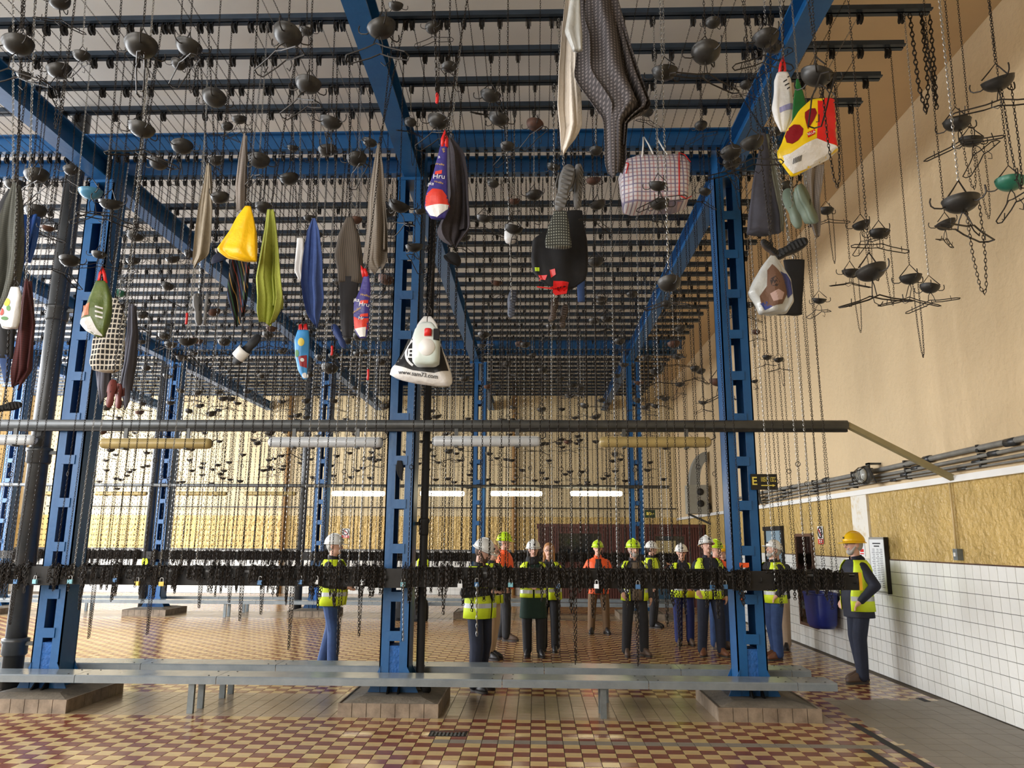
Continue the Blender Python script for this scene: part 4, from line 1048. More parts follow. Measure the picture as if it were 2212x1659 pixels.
T_GREYC = pattern_mat('grey_blue_towel', (96, 96, 106), (78, 78, 90), 'check', 70, 70)
T_PALE = pattern_mat('pale_check_towel', (150, 142, 136), (128, 120, 114), 'check', 60, 60)
M_RUG = pattern_mat('rug_weave', (200, 192, 178), (34, 32, 32), 'dots', 30, 22, ratio=0.72)
M_BLK = mat('black_cloth', (22, 22, 25), 0.85, var=0.3, scale=8)
M_NAVYC = mat('navy_cloth', (30, 36, 58), 0.85, var=0.2, scale=8)
M_JEANS = mat('blue_jeans', (44, 66, 108), 0.9, var=0.22, scale=12)
M_PLASTIC_Y = mat('yellow_bag_film', (244, 192, 8), 0.35, var=0.06, scale=5, bump=0.3, bscale=18)
M_PLASTIC_B = mat('blue_tarp', (30, 84, 168), 0.4, var=0.15, scale=5, bump=0.3, bscale=16)
M_PLASTIC_W = mat('white_bag_film', (226, 226, 226), 0.35, var=0.05, scale=5, bump=0.35, bscale=20)
M_CLEAR = mat('clear_bag_film', (178, 180, 178), 0.25, var=0.06, scale=7, bump=0.5, bscale=16)
M_GREYTR = mat('grey_trouser_cloth', (62, 62, 72), 0.9, var=0.2, scale=10)
M_BROWNJ = pattern_mat('tweed_cloth', (96, 86, 76), (72, 66, 60), 'stripe', 60, 60)
M_RUBR = mat('red_brown_rubber', (104, 44, 38), 0.6, var=0.15)
M_RUBG = mat('green_rubber', (104, 118, 104), 0.5, var=0.15)
M_RUBGREY = mat('grey_rubber', (112, 112, 112), 0.6, var=0.15)
M_RUBBLUE = mat('blue_rubber', (46, 66, 122), 0.6, var=0.12)
M_SHOEBRN = mat('brown_leather', (70, 58, 50), 0.6, var=0.25, scale=9)

cloth('hanging_towel', 'grey checked towel hanging beside a blue plastic sheet', 'towel', [(395, 29, 37), (440, 12, 43), (500, -6, 45), (560, -12, 43), (600, -14, 36), (645, -18, 20), (668, -16, 6)], 5.6, T_GREY, 0.4, 4, 0.3, 1, 0.03)
cloth('black_jacket', 'black jacket hanging behind the grey checked towel', 'jacket', [(410, 18, 40), (460, -15, 42), (540, -20, 30), (620, -14, 36), (700, -6, 32), (775, -4, 28)], 5.85, M_BLK, 0.4, 3, 0.3, 2)
cloth('jeans', 'blue jeans legs below the black jacket', 'jeans', [(768, -2, 24), (790, 2, 22), (826, 9, 18)], 5.85, M_JEANS, 0.6, 2, 0.2, 3)
cloth('plastic_sheet', 'bright blue plastic sheet hanging by the grey checked towel', 'plastic sheet', [(464, 46, 82), (480, 44, 80), (510, 44, 74), (545, 43, 64), (582, 42, 50)], 5.75, M_PLASTIC_B, 0.3, 3, 0.3, 4)
t = cloth('shopping_bag', 'white plastic bag with colourful fruit print beside the maroon towel', 'bag', [(621, 24, 42), (640, 18, 46), (670, 5, 44), (695, 1, 40), (709, 6, 36)], 5.5, M_PLASTIC_W, 0.5, 4, 0.2, 5)
for c, pts in (((200, 60, 40), ring_pts(9, 676, 6, 8)), ((226, 200, 60), ring_pts(20, 655, 7, 9)), ((70, 130, 60), ring_pts(16, 690, 7, 4)), ((90, 150, 70), ring_pts(24, 668, 4, 6))):
    print_patch('print_spot', t, t, pts, 5.5, mat('spot', c, 0.4))
cloth('hanging_towel', 'dark maroon towel hanging beside the thick cast iron pipe', 'towel', [(603, 55, 60), (650, 46, 66), (700, 36, 73), (760, 29, 69), (800, 23, 66), (833, 27, 42)], 5.6, T_MAROON, 0.5, 4, 0.3, 6, 0.05)
t = cloth('shopping_bag', 'green plastic bag with red handles tied to a hook', 'bag', [(608, 208, 230), (640, 194, 240), (675, 181, 241), (700, 176, 238), (715, 188, 232), (728, 210, 226)], 6.0, mat('green_bag_film', (98, 112, 50), 0.4, rgb2=(66, 88, 36), scale=9, bump=0.3, bscale=18), 0.55, 4, 0.18, 7)
print_patch('print_patch', t, t, [(180, 660), (203, 658), (202, 685), (178, 690)], 6.0, mat('orange_print', (186, 112, 70), 0.4))
print_patch('bag_foot', t, t, [(178, 695), (205, 688), (215, 712), (226, 728), (205, 724), (188, 715)], 6.0, M_PLASTIC_W)
for i, yy in enumerate((667, 677, 687)): print_patch('print_line', t, t, [(215, yy - 2), (229, yy + 1), (229, yy + 5), (215, yy + 2)], 6.0, M_PLASTIC_W)
strap('handle', [(213, 612), (217, 590), (221, 578), (225, 592), (229, 612)], 6.0, 0.014, M_REDP, t)
cloth('rug_bag', 'black and white patterned cloth bag behind the green plastic bag', 'bag', [(645, 243, 253), (670, 231, 266), (700, 215, 271), (740, 202, 270), (785, 195, 266), (800, 200, 264)], 6.3, M_RUG, 0.35, 4, 0.12, 8, 0.02)
cloth('hanging_towel', 'slim grey blue towel beside the black and white patterned bag', 'towel', [(657, 279, 289), (720, 273, 293), (780, 261, 288), (830, 250, 280), (876, 264, 278)], 6.3, T_GREYC, 0.45, 3, 0.3, 9, 0.05)
cloth('hanging_towel', 'grey blue towel end below the black and white patterned bag', 'towel', [(798, 206, 236), (835, 206, 232), (866, 214, 226)], 6.4, T_GREYC, 0.4, 3, 0.3, 10, 0.04)
cloth('hanging_towel', 'narrow beige towel hanging left of the yellow bag'.replace(' left of', ' near'), 'towel', [(353, 447, 452), (400, 440, 455), (450, 429, 457), (510, 420, 453), (552, 416, 447), (574, 415, 424)], 6.1, T_BEIGE, 0.45, 4, 0.3, 11, 0.03)
cloth('hanging_towel', 'long grey towel hanging behind the top of the yellow bag', 'towel', [(288, 527, 530), (340, 516, 531), (400, 507, 529), (455, 509, 526)], 6.3, T_PALE, 0.5, 3, 0.35, 12)
t = cloth('plastic_bag', 'bright yellow plastic bag hung open at a hook', 'bag', [(446, 529, 542), (470, 512, 548), (500, 498, 553), (525, 482, 555), (543, 470, 556), (556, 490, 556), (564, 528, 555)], 6.1, M_PLASTIC_Y, 0.45, 5, 0.22, 13)
cloth('hanging_towel', 'dark multicoloured striped towel hanging below the yellow bag', 'towel', [(555, 500, 540), (600, 494, 536), (640, 491, 533), (672, 501, 526), (704, 509, 517)], 6.25, T_STRIPE, 0.4, 4, 0.25, 14, 0.03)
cloth('hanging_towel', 'lime green towel hanging beside the yellow bag', 'towel', [(453, 577, 591), (490, 571, 597), (540, 560, 603), (600, 548, 608), (645, 551, 613), (675, 550, 608), (700, 556, 594)], 6.0, T_GREEN, 0.42, 5, 0.3, 15, 0.05)
cloth('hanging_towel', 'blue towel hanging beside a white bag', 'towel', [(472, 675, 681), (500, 664, 690), (560, 655, 696), (610, 651, 695), (645, 655, 697), (680, 664, 690), (702, 680, 687)], 6.2, T_BLUE, 0.42, 4, 0.3, 16, 0.04)
cloth('plastic_bag', 'white plastic bag hanging beside the blue towel', 'bag', [(515, 642, 656), (545, 639, 657), (585, 636, 653), (606, 646, 655)], 6.3, M_PLASTIC_W, 0.6, 4, 0.25, 17)
t = cloth('shopping_bag', 'small sky blue bag with a smiling print and red handles', 'bag', [(714, 643, 667), (735, 637, 669), (770, 638, 667), (800, 644, 664), (819, 655, 663)], 7.0, mat('sky_bag_film', (64, 150, 214), 0.4, var=0.1, bump=0.2, bscale=15), 0.5, 4, 0.18, 18)
for c, pts in (((226, 206, 90), ring_pts(653, 741, 7, 9)), ((150, 40, 50), [(646, 772), (664, 768), (664, 796), (650, 792)]), ((70, 130, 70), ring_pts(643, 765, 5, 8)), ((240, 240, 240), ring_pts(655, 779, 4, 4)), ((236, 236, 236), ring_pts(660, 812, 6, 6))):
    print_patch('print_spot', t, t, pts, 7.0, mat('spot', c, 0.4), 0.004 if c[0] < 235 else 0.007)
for xx in (648, 658): strap('handle', [(xx - 1, 718), (xx, 702), (xx + 3, 700), (xx + 5, 718)], 7.0, 0.012, M_REDP, t)
cloth('hanging_towel', 'long waffle weave grey towel beside the column with the thin black pipe', 'towel', [(310, 816, 820), (360, 806, 828), (430, 795, 832), (490, 791, 837), (540, 784, 838), (568, 780, 836), (584, 808, 824)], 6.3, T_BEIGE2, 0.42, 4, 0.32, 19, 0.05)
cloth('tweed_jacket', 'brown tweed jacket with a belt hanging above black trousers', 'jacket', [(470, 748, 762), (510, 730, 776), (555, 723, 783), (585, 730, 787), (612, 730, 785)], 6.6, M_BROWNJ, 0.5, 5, 0.25, 20, 0.02)
cloth('black_trousers', 'black trousers hanging below the brown tweed jacket', 'trousers', [(600, 733, 776), (650, 735, 771), (700, 736, 764), (728, 741, 762)], 6.65, mat('charcoal_trouser_cloth', (40, 39, 42), 0.9, var=0.2, scale=9), 0.5, 4, 0.25, 21)
M_HRU = mat('purple_bag_film', (58, 52, 128), 0.4, var=0.12, scale=8, bump=0.3, bscale=18)
M_HRUR = mat('red_bag_print', (214, 58, 44), 0.4, var=0.08, scale=6)
M_TXTW = mat('white_print', (236, 236, 240), 0.5); M_TXTY = mat('yellow_print', (216, 178, 70), 0.5)
def fruit_bag(levels, Y, label, texts, red, white, orange, handle):
    t = cloth('shopping_bag', label, 'bag', levels, Y, M_HRU, 0.45, 4, 0.12, 22)
    print_patch('red_print', t, t, red, Y, M_HRUR)
    print_patch('bag_foot', t, t, white, Y, M_PLASTIC_W, 0.005)
    for pts in orange: print_patch('print_spot', t, t, pts, Y, M_HRUR, 0.004)
    for s, x, y, h, m, a in texts: print_text(t, t, s, x, y, Y, h, m, a, 0.0, 0.006)
    strap('handle', handle, Y, 0.018, M_REDP, t)
fruit_bag([(312, 952, 966), (370, 937, 966), (420, 921, 967), (450, 916, 972), (472, 930, 962)], 5.9, 'purple, red and white shopping bag hanging beside a dark grey towel',
          [('a', 949, 341, 9, M_TXTW, 0.1), ('Hru', 949, 385, 12, M_TXTW, -0.05), ('ška', 931, 400, 9, M_TXTW, -0.2), ('Hruška', 951, 358, 5, M_TXTY, -0.2), ('Hruška', 949, 398, 5, M_TXTY, -0.25), ('ška', 959, 327, 6, M_TXTY, -1.2)],
          [(921, 424), (936, 412), (957, 415), (969, 430), (972, 448), (962, 456), (930, 452), (917, 447)], [(918, 450), (940, 447), (970, 446), (968, 455), (945, 472), (930, 468)], [[(941, 373), (956, 371), (955, 379), (940, 380)]], [(956, 318), (957, 300), (961, 284), (964, 300), (964, 318)])
fruit_bag([(594, 786, 797), (625, 778, 801), (655, 764, 799), (690, 764, 797), (715, 766, 795), (730, 776, 791)], 6.4, 'purple and orange shopping bag hanging beside black trousers',
          [('ška', 771, 650, 9, M_TXTW, -0.15), ('Hru', 788, 660, 10, M_TXTW, -0.1), ('Hruška', 772, 672, 5, M_TXTY, 0.6), ('Hruška', 790, 640, 5, M_TXTY, -0.2), ('Hr', 782, 690, 8, M_TXTW, -0.1)],
          [(765, 685), (778, 692), (797, 688), (796, 712), (780, 718), (767, 712)], [(768, 712), (792, 708), (790, 728), (778, 729)], [[(780, 652), (797, 650), (796, 657), (779, 659)], [(780, 681), (796, 678), (796, 685), (779, 687)]], [(787, 598), (784, 585), (782, 576), (788, 582), (793, 598)])
cloth('hanging_towel', 'dark grey towel folded over a hook beside the purple shopping bag', 'towel', [(298, 967, 978), (330, 966, 1004), (380, 965, 1012), (425, 968, 1013), (460, 960, 1016), (500, 943, 1019), (520, 952, 1000), (533, 974, 988)], 6.1, T_DGREY, 0.4, 4, 0.3, 23, 0.04)
# black and white drawstring bag with a plastic jug in front of it
t = cloth('drawstring_bag', 'black and white drawstring bag hanging in front of a blue column', 'bag', [(684, 915, 932), (700, 902, 944), (740, 886, 952), (775, 866, 964), (795, 845, 970), (812, 842, 976), (826, 880, 978), (834, 940, 972)], 6.2, M_PLASTIC_W, 0.3, 5, 0.1, 24)
print_patch('black_print', t, t, [(882, 733), (950, 733), (958, 765), (970, 803), (940, 810), (895, 804), (852, 790), (868, 765)], 6.2, mat('black_print', (28, 28, 30), 0.45), 0.004)
for ry in range(0, 9):
    a0, a1 = 2.2 + ry * 0.22, 2.2 + (ry + 1) * 0.22
    print_patch('white_print_arc', t, t, [(912 + 36 * math.cos(a0), 765 - 36 * math.sin(a0)), (912 + 36 * math.cos(a1), 765 - 36 * math.sin(a1)), (912 + 31 * math.cos(a1), 765 - 31 * math.sin(a1)), (912 + 31 * math.cos(a0), 765 - 31 * math.sin(a0))], 6.2, M_TXTW, 0.008)
print_text(t, t, 'www.sam73.com', 906, 813, 6.2, 9, M_INK, -0.13, 0.0005, 0.008)
print_text(t, t, 'E', 889, 768, 6.2, 22, M_TXTW, 0.0, 0.002, 0.009)
j = empty('plastic_jug', at_y(920, 790, 6.38), 0, 'translucent white plastic jug with red cap hanging at the drawstring bag', 'jug')
s_ = 1.0 / px_per_m(j.location)
prof = [(20, 0), (27, 6), (28, 20), (28, 62), (24, 78), (16, 90), (10, 96)]
MB().loft([[(rr * s_ * max(-1, min(1, 1.25 * math.cos(2 * PI * k / 20))), rr * s_ * 0.8 * max(-1, min(1, 1.25 * math.sin(2 * PI * k / 20))), zz * s_) for k in range(20)] for rr, zz in prof]).build('jug_body', mat('jug_plastic', (226, 234, 232), 0.3, rgb2=(206, 224, 220), scale=4), j, True)
MB().lathe([(8 * s_, 60 * s_), (8 * s_, 74 * s_), (7 * s_, 76 * s_)], 14, (6 * s_, -24 * s_, 0)).build('red_cap', M_REDP, j, True)
MB().box(18 * s_, 30 * s_, -26 * s_, -14 * s_, 52 * s_, 76 * s_).build('dark_grip', M_BLK, j)
MB().loft([[(rr * s_ * math.cos(2 * PI * k / 16) + 4 * s_, -23 * s_ + dd * s_, rr * 1.1 * s_ * math.sin(2 * PI * k / 16) + 36 * s_) for k in range(16)] for rr, dd in ((18, 2), (17, -1.5))]).build('inner_bottle', M_WHITE, j, True)
MB().tube([(0, 0, 92 * s_), (0, 0, 108 * s_), (4 * s_, 2 * s_, 118 * s_)], 0.004, 5).build('hanging_wire', M_WIRE, j); hang_from_bar(j, Vector(j.location) + Vector((4 * s_, 2 * s_, 118 * s_)))
t = cloth('hanging_towel', 'cream white towel with a clear plastic bag behind it', 'towel', [(-40, 1226, 1248), (20, 1218, 1246), (80, 1212, 1250), (150, 1206, 1250), (230, 1203, 1256), (275, 1208, 1256), (305, 1210, 1240), (330, 1212, 1219)], 5.1, T_WHITE, 0.4, 4, 0.3, 25, 0.03)
cloth('plastic_bag', 'crumpled clear plastic bag beside the cream white towel', 'bag', [(-20, 1236, 1252), (30, 1226, 1254), (70, 1220, 1258), (110, 1238, 1258)], 5.0, M_CLEAR, 0.6, 5, 0.3, 26)
cloth('hanging_towel', 'large charcoal dotted towel hanging with pointed corners', 'towel', [(-60, 1262, 1320), (0, 1242, 1340), (40, 1240, 1352), (70, 1250, 1360), (110, 1248, 1372), (150, 1243, 1385), (170, 1252, 1392), (200, 1275, 1402), (228, 1295, 1412), (245, 1304, 1380), (262, 1306, 1358), (310, 1308, 1354), (350, 1308, 1354), (378, 1314, 1346)], 4.9, T_CHAR, 0.3, 4, 0.32, 27, 0.04, 40, 56)
# plaid zip bag
bx = empty('plaid_bag', at_y(1415, 450, 7.4), 0, 'large red, white and blue plaid carrier bag hanging by its straps', 'bag')
s_ = 1.0 / px_per_m(bx.location)
rings = []
for zz, hw, dy in ((0, 62, 34), (6, 70, 42), (50, 75, 46), (85, 74, 44), (104, 66, 36), (115, 52, 22)):
    rings.append([((hw * math.copysign(abs(math.cos(a)) ** 0.45, math.cos(a)) + 2.5 * math.sin(5 * a + zz)) * s_, (dy * math.copysign(abs(math.sin(a)) ** 0.45, math.sin(a)) + 2 * math.sin(7 * a + zz * 0.1)) * s_, (zz + (hw * 0.06) * math.cos(a)) * s_) for a in [2 * PI * k / 48 for k in range(48)]])
bagb = MB().loft(rings).build('bag_body', pattern_mat('plaid_film', (218, 214, 218), (176, 120, 124), 'plaid', 24, 24, 0.4, (110, 116, 150), 0.35), bx, True)
for pts in ([(44, -44, 8), (46, -45, 60), (48, -42, 108), (60, -40, 104), (74, -30, 92)], [(46, -45, 8), (60, -42, 2), (72, -34, 12)], [(-70, -30, 92), (-60, -42, 84), (-66, -44, 60)]):
    MB().tube([(a * s_, b * s_, c * s_) for a, b, c in pts], 0.006, 6).build('piping', M_REDP, bx, True)
for pts in ([(-30, -38, 100), (-26, -30, 130), (-22, -10, 162)], [(-6, -36, 108), (-14, -28, 135), (-20, -10, 162)], [(24, -34, 108), (18, -20, 130), (10, -8, 158)]):
    MB().tube([(a * s_, b * s_, c * s_) for a, b, c in pts], 0.008, 6).build('strap', M_WHITE, bx, True)
hang_from_bar(bx, Vector(bx.location) + Vector((-0.09, 0, 0.6)))
# bags and clothes by the column with the sign
t = cloth('shopping_bag', 'white printed plastic bag tied with a red handle', 'bag', [(158, 1678, 1702), (175, 1672, 1709), (205, 1671, 1711), (232, 1667, 1716), (258, 1674, 1712), (284, 1686, 1700)], 5.4, M_PLASTIC_W, 0.5, 5, 0.22, 28)
for x, y, l in ((1693, 178, 8), (1701, 168, 6), (1697, 186, 10), (1700, 194, 7)): print_patch('print_line', t, t, [(x - l / 2, y + 3), (x + l / 2, y - 2), (x + l / 2, y + 1), (x - l / 2, y + 6)], 5.4, M_INK)
print_patch('violet_print', t, t, [(1680, 238), (1710, 228), (1712, 240), (1682, 248)], 5.4, mat('violet_print', (150, 150, 196), 0.5))
strap('handle', [(1684, 162), (1687, 140), (1691, 124), (1694, 140), (1695, 160)], 5.4, 0.014, M_REDP, t)
t = cloth('shopping_bag', 'big yellow, red and white shopping bag with a cherry print', 'bag', [(218, 1748, 1802), (240, 1724, 1803), (280, 1700, 1805), (310, 1688, 1806), (328, 1678, 1808), (342, 1681, 1790), (360, 1694, 1756), (380, 1708, 1720)], 5.3, mat('yellow_bag_print', (240, 204, 24), 0.35, var=0.05, bump=0.25, bscale=14), 0.4, 5, 0.1, 29)
M_BRED = mat('bright_red_print', (214, 30, 32), 0.35, var=0.06)
print_patch('red_side', t, t, [(1762, 218), (1801, 218), (1803, 260), (1808, 326), (1782, 318), (1757, 310)], 5.3, M_BRED)
print_patch('white_foot', t, t, [(1681, 344), (1700, 342), (1757, 310), (1782, 318), (1807, 328), (1790, 344), (1756, 362), (1712, 378), (1696, 362)], 5.3, M_PLASTIC_W, 0.004)
for pts in ([(1692, 300), (1698, 284), (1710, 276), (1722, 278), (1729, 288), (1726, 302), (1716, 315), (1704, 322), (1694, 316)], [(1733, 262), (1734, 250), (1744, 243), (1755, 243), (1758, 254), (1752, 268), (1742, 278), (1738, 290), (1735, 276)]): print_patch('cherry_print', t, t, pts, 5.3, mat('cherry_print', (132, 14, 26), 0.35), 0.004)
print_patch('logo_box', t, t, [(1736, 298), (1753, 289), (1753, 300), (1736, 311)], 5.3, M_BRED, 0.004)
print_text(t, t, 'BILLA', 1744.5, 299.5, 5.3, 6, M_TXTW, 0.5, 0.0005, 0.007)
for k, xx in enumerate(range(1708, 1726, 3)): print_patch('barcode_line', t, t, [(xx, 361 - k), (xx + 1.6, 361 - k), (xx + 1.6, 351 - k), (xx, 351 - k)], 5.3, M_INK, 0.008)
g = cloth('green_handle', None, None, [(172, 1720, 1724), (200, 1716, 1735), (225, 1713, 1742), (272, 1710, 1728)], 5.3, mat('green_bag_film2', (24, 96, 44), 0.4, var=0.2), 0.25, 3, 0.2, 30, parent=t)
cloth('hanging_towel', 'pale grey towel hanging below the cherry print bag', 'towel', [(356, 1738, 1780), (390, 1736, 1776), (430, 1743, 1770), (480, 1748, 1772), (512, 1760, 1770)], 5.5, T_PALE, 0.4, 4, 0.3, 31, 0.03)
cloth('grey_trousers', 'dark grey work trousers hanging beside the green clogs', 'trousers', [(288, 1645, 1654), (330, 1638, 1661), (370, 1630, 1666), (420, 1623, 1675), (470, 1617, 1684), (503, 1614, 1688)], 5.9, M_GREYTR, 0.4, 4, 0.22, 32, 0.02)
cloth('olive_scarf', 'olive strip of cloth hanging behind the grey trousers', 'cloth', [(290, 1652, 1660), (350, 1664, 1680), (420, 1676, 1692), (480, 1680, 1696), (500, 1684, 1694)], 6.05, mat('olive_cloth', (92, 90, 74), 0.9, var=0.15), 0.4, 3, 0.25, 33)
t = cloth('plastic_bag', 'clear plastic bag stuffed with colourful clothes', 'bag', [(552, 1664, 1674), (575, 1645, 1690), (605, 1628, 1706), (632, 1616, 1711), (655, 1632, 1713), (676, 1640, 1700)], 5.6, M_CLEAR, 0.55, 6, 0.18, 34)
for c, pts in (((104, 76, 60), [(1652, 590), (1664, 575), (1676, 590), (1690, 612), (1694, 640), (1684, 662), (1660, 668), (1640, 662), (1636, 645), (1650, 625)]), ((54, 58, 104), [(1680, 592), (1694, 596), (1704, 615), (1706, 640), (1696, 650), (1690, 625)]), ((176, 148, 140), [(1656, 642), (1672, 634), (1686, 640), (1682, 654), (1664, 658)]), ((52, 66, 132), [(1638, 660), (1652, 656), (1662, 668), (1648, 674)]), ((52, 42, 40), [(1656, 610), (1668, 604), (1676, 618), (1668, 630), (1658, 626)])):
    print_patch('packed_cloth', t, t, pts, 5.6, mat('packed', c, 0.8), 0.004 + 0.0015 * (c[0] > 150))
cloth('black_bag', 'black bag hanging behind the clear bag of clothes', 'bag', [(562, 1692, 1738), (590, 1696, 1737), (640, 1690, 1735), (680, 1676, 1732)], 5.75, M_BLK, 0.25, 3, 0.1, 35)
cloth('black_jacket', 'black jacket with red and lime trims hanging by boots', 'jacket', [(456, 1226, 1258), (490, 1188, 1262), (520, 1150, 1268), (560, 1147, 1271), (590, 1152, 1270), (612, 1168, 1262), (622, 1190, 1240)], 7.0, M_BLK, 0.35, 5, 0.22, 36, 0.03)
t = [o for o in COL.objects if o.name.startswith('black_jacket')][-1]
print_patch('lime_trim', t, t, [(1155, 582), (1165, 582), (1165, 590), (1156, 590)], 7.0, mat('lime_trim', (190, 226, 30), 0.5), 0.006)
for pts in ([(1163, 598), (1182, 600), (1178, 609), (1165, 607)], [(1187, 590), (1198, 588), (1200, 600), (1190, 606)], [(1160, 618), (1200, 623), (1200, 626), (1160, 621)], [(1195, 612), (1228, 615), (1224, 634), (1200, 638), (1194, 632)]):
    print_patch('red_trim', t, t, pts, 7.0, M_BRED, 0.008)
cloth('mesh_bag', 'dark mesh drawstring bag hanging under a pair of slippers', 'bag', [(457, 1197, 1224), (490, 1184, 1230), (520, 1178, 1233), (534, 1179, 1234)], 6.7, pattern_mat('mesh_weave', (58, 60, 56), (150, 154, 144), 'dots', 44, 36, ratio=0.5), 0.4, 3, 0.1, 37)
cloth('jeans', 'blue jeans leg below the black jacket with red trim', 'jeans', [(606, 1246, 1264), (630, 1247, 1263), (652, 1248, 1264)], 7.1, M_JEANS, 0.6, 2, 0.15, 38)
o = MB().lathe([(0.0, 0), (0.05, 0.005), (0.062, 0.05), (0.06, 0.16), (0.03, 0.2), (0.015, 0.22)], 16).build('plastic_bottle', M_PLASTIC_W, None, True, loc=at_y(1103, 524, 7.3)); o.scale = (1.05, 1.05, 0.95); tag(o, 'white plastic bottle hanging behind a hook bowl', 'bottle'); hang_from_bar(o, Vector(o.location) + Vector((0, 0, 0.2)))

# ------------------------------------------------------------------ shoes and slippers
def sole_outline(n=28):
    pts = []
    for k in range(n):
        a = 2 * PI * k / n; y = math.cos(a) * 0.5
        w = 0.155 + 0.035 * y - 0.05 * math.exp(-((y + 0.08) / 0.16) ** 2)
        pts.append((w * math.copysign(abs(math.sin(a)) ** 0.75, math.sin(a)) * 1.0, y))
    return pts
def shoe(name, label, cat, x, y, Y, len_px, ang, m_sole, m_up, style='slide', face=0.0, group=None, tread=True):
    """unit length 1 along local z (toe up), sole facing -y (towards the room's front); ang leans it in the wall plane"""
    Y = YADJ.get(label, Y); p = at_y(x, y, Y); L = len_px / px_per_m(p); t = empty(name, p, 0, label, cat, group)
    t.rotation_euler = (0, ang, face)
    O = sole_outline()
    mk = lambda d0, d1, s0=1.0, s1=1.0: [[(a * s * L, d * L, b * s * L) for a, b in O] for d, s in ((d0, s0), (d1, s1))]
    MB().loft(mk(-0.03, 0.05)).build('sole', m_sole, t, True)
    if tread:
        for k in range(9):
            z = -0.4 + 0.1 * k; w = 0.1 if abs(z + 0.08) > 0.12 else 0.07
            MB().box(-w * L, w * L, -0.045 * L, -0.028 * L, (z - 0.028) * L, (z + 0.028) * L).build('tread_block', m_sole, t)
    if style == 'slide':
        rings = []
        for zz in (0.02, 0.12, 0.22, 0.3):
            rings.append([(0.185 * L * math.cos(a), (0.04 + 0.2 * math.sin(a)) * L, zz * L) for a in [PI * k / 10 for k in range(11)]] + [(0.165 * L * math.cos(a), (0.04 + 0.175 * math.sin(a)) * L, zz * L) for a in [PI * k / 10 for k in range(10, -1, -1)]])
        MB().loft(rings).build('foot_band', m_up, t, True)
    elif style == 'flip':
        for s in (-1, 1): MB().tube([(0, 0.05 * L, 0.32 * L), (s * 0.06 * L, 0.14 * L, 0.2 * L), (s * 0.14 * L, 0.06 * L, -0.06 * L)], 0.02 * L, 6).build('thong_strap', m_up, t, True)
    else:
        rings = []
        for d, s, off in ((0.05, 0.97, 0.0), (0.12, 0.95, 0.0), (0.2, 0.82, -0.03), (0.26, 0.6, -0.12)):
            rings.append([(a * s * L, d * L, (b * s + off) * L) for a, b in O])
        MB().loft(rings).build('upper', m_up, t, True)
        if style == 'boot':
            MB().loft([[(0.12 * L * math.cos(2 * PI * k / 14), d * L, (-0.26 + 0.15 * math.sin(2 * PI * k / 14)) * L) for k in range(14)] for d in (0.2, 0.3, 0.45, 0.55)]).build('boot_shaft', m_up, t, True)
    hang_from_bar(t, Vector(p))
    return t
shoe('slipper', 'dark red slipper sole hanging under the patterned bag, front one of a pair', 'slipper', 240, 850, 6.0, 62, 0.06, M_RUBR, M_RUBR, 'slide', 0.1, 'red slippers', False)
shoe('slipper', 'dark red slipper hanging partly behind its twin under the patterned bag', 'slipper', 256, 855, 6.15, 56, -0.1, M_RUBR, M_RUBR, 'slide', -0.2, 'red slippers', False)
shoe('work_shoe', 'worn black shoe hanging below the maroon towel', 'shoe', 12, 880, 5.8, 62, 1.25, M_DARK, M_BLK, 'shoe', 0.5)
shoe('flip_flop', 'thin pale flip-flop hanging crosswise against its twin', 'flip-flop', 428, 668, 6.9, 70, -0.18, M_RUBGREY, M_RUBGREY, 'flip', 1.1, 'pale flip-flops', False)
shoe('flip_flop', 'thin pale flip-flop leaning against its twin', 'flip-flop', 444, 668, 6.95, 70, 0.22, M_RUBGREY, M_DARK, 'flip', -1.1, 'pale flip-flops', False)
shoe('slide_sandal', 'black and white slide sandal hanging alone', 'sandal', 534, 755, 6.6, 84, 2.36, M_DARK, M_WHITE, 'slide', PI - 0.25, None, False)
shoe('flip_flop', 'blue flip-flop hanging at the side of black trousers', 'flip-flop', 732, 726, 6.7, 58, -0.5, M_RUBBLUE, M_RUBBLUE, 'flip', 0.2, None, False)
shoe('slipper', 'grey slipper with ridged sole hanging above the mesh bag', 'slipper', 1219, 405, 6.0, 110, 0.24, M_RUBGREY, M_RUBGREY, 'slide', 0.15)
shoe('slipper', 'grey slipper seen edge-on beside its ridged twin', 'slipper', 1250, 402, 6.15, 112, 0.2, M_RUBGREY, M_DARK, 'slide', 1.2)
shoe('clog', 'single grey blue clog hanging between the column rows', 'clog', 1106, 656, 8.0, 62, 0.06, mat('clog_rubber', (88, 94, 108), 0.6), MATS['clog_rubber'], 'shoe', 0.3)
shoe('work_boot', 'brown ridged boot hanging below the black jacket, slightly higher than its twin', 'boot', 1197, 668, 7.6, 52, 0.1, M_SHOEBRN, M_SHOEBRN, 'boot', 0.2)
shoe('work_boot', 'brown ridged boot hanging below the black jacket, lower than its twin', 'boot', 1217, 682, 7.55, 52, 0.2, M_SHOEBRN, M_SHOEBRN, 'boot', -0.1)
shoe('clog', 'olive green clog showing its sole below the cherry print bag', 'clog', 1712, 450, 5.3, 96, -0.2, M_RUBG, M_RUBG, 'shoe', -0.5, None, False)
shoe('clog', 'olive green clog turned sideways below the cherry print bag', 'clog', 1745, 440, 5.35, 92, -0.5, M_RUBG, M_RUBG, 'shoe', 0.5, None, False)
shoe('work_shoe', 'black shoe lying sideways on a hook above the clear bag', 'shoe', 1706, 537, 5.5, 80, 1.2, M_DARK, M_SHOEBRN, 'shoe', -0.4)
shoe('work_shoe', 'black shoe hanging toe inward beside its twin above the clear bag', 'shoe', 1664, 534, 5.6, 50, -1.0, M_DARK, M_SHOEBRN, 'shoe', 0.4)
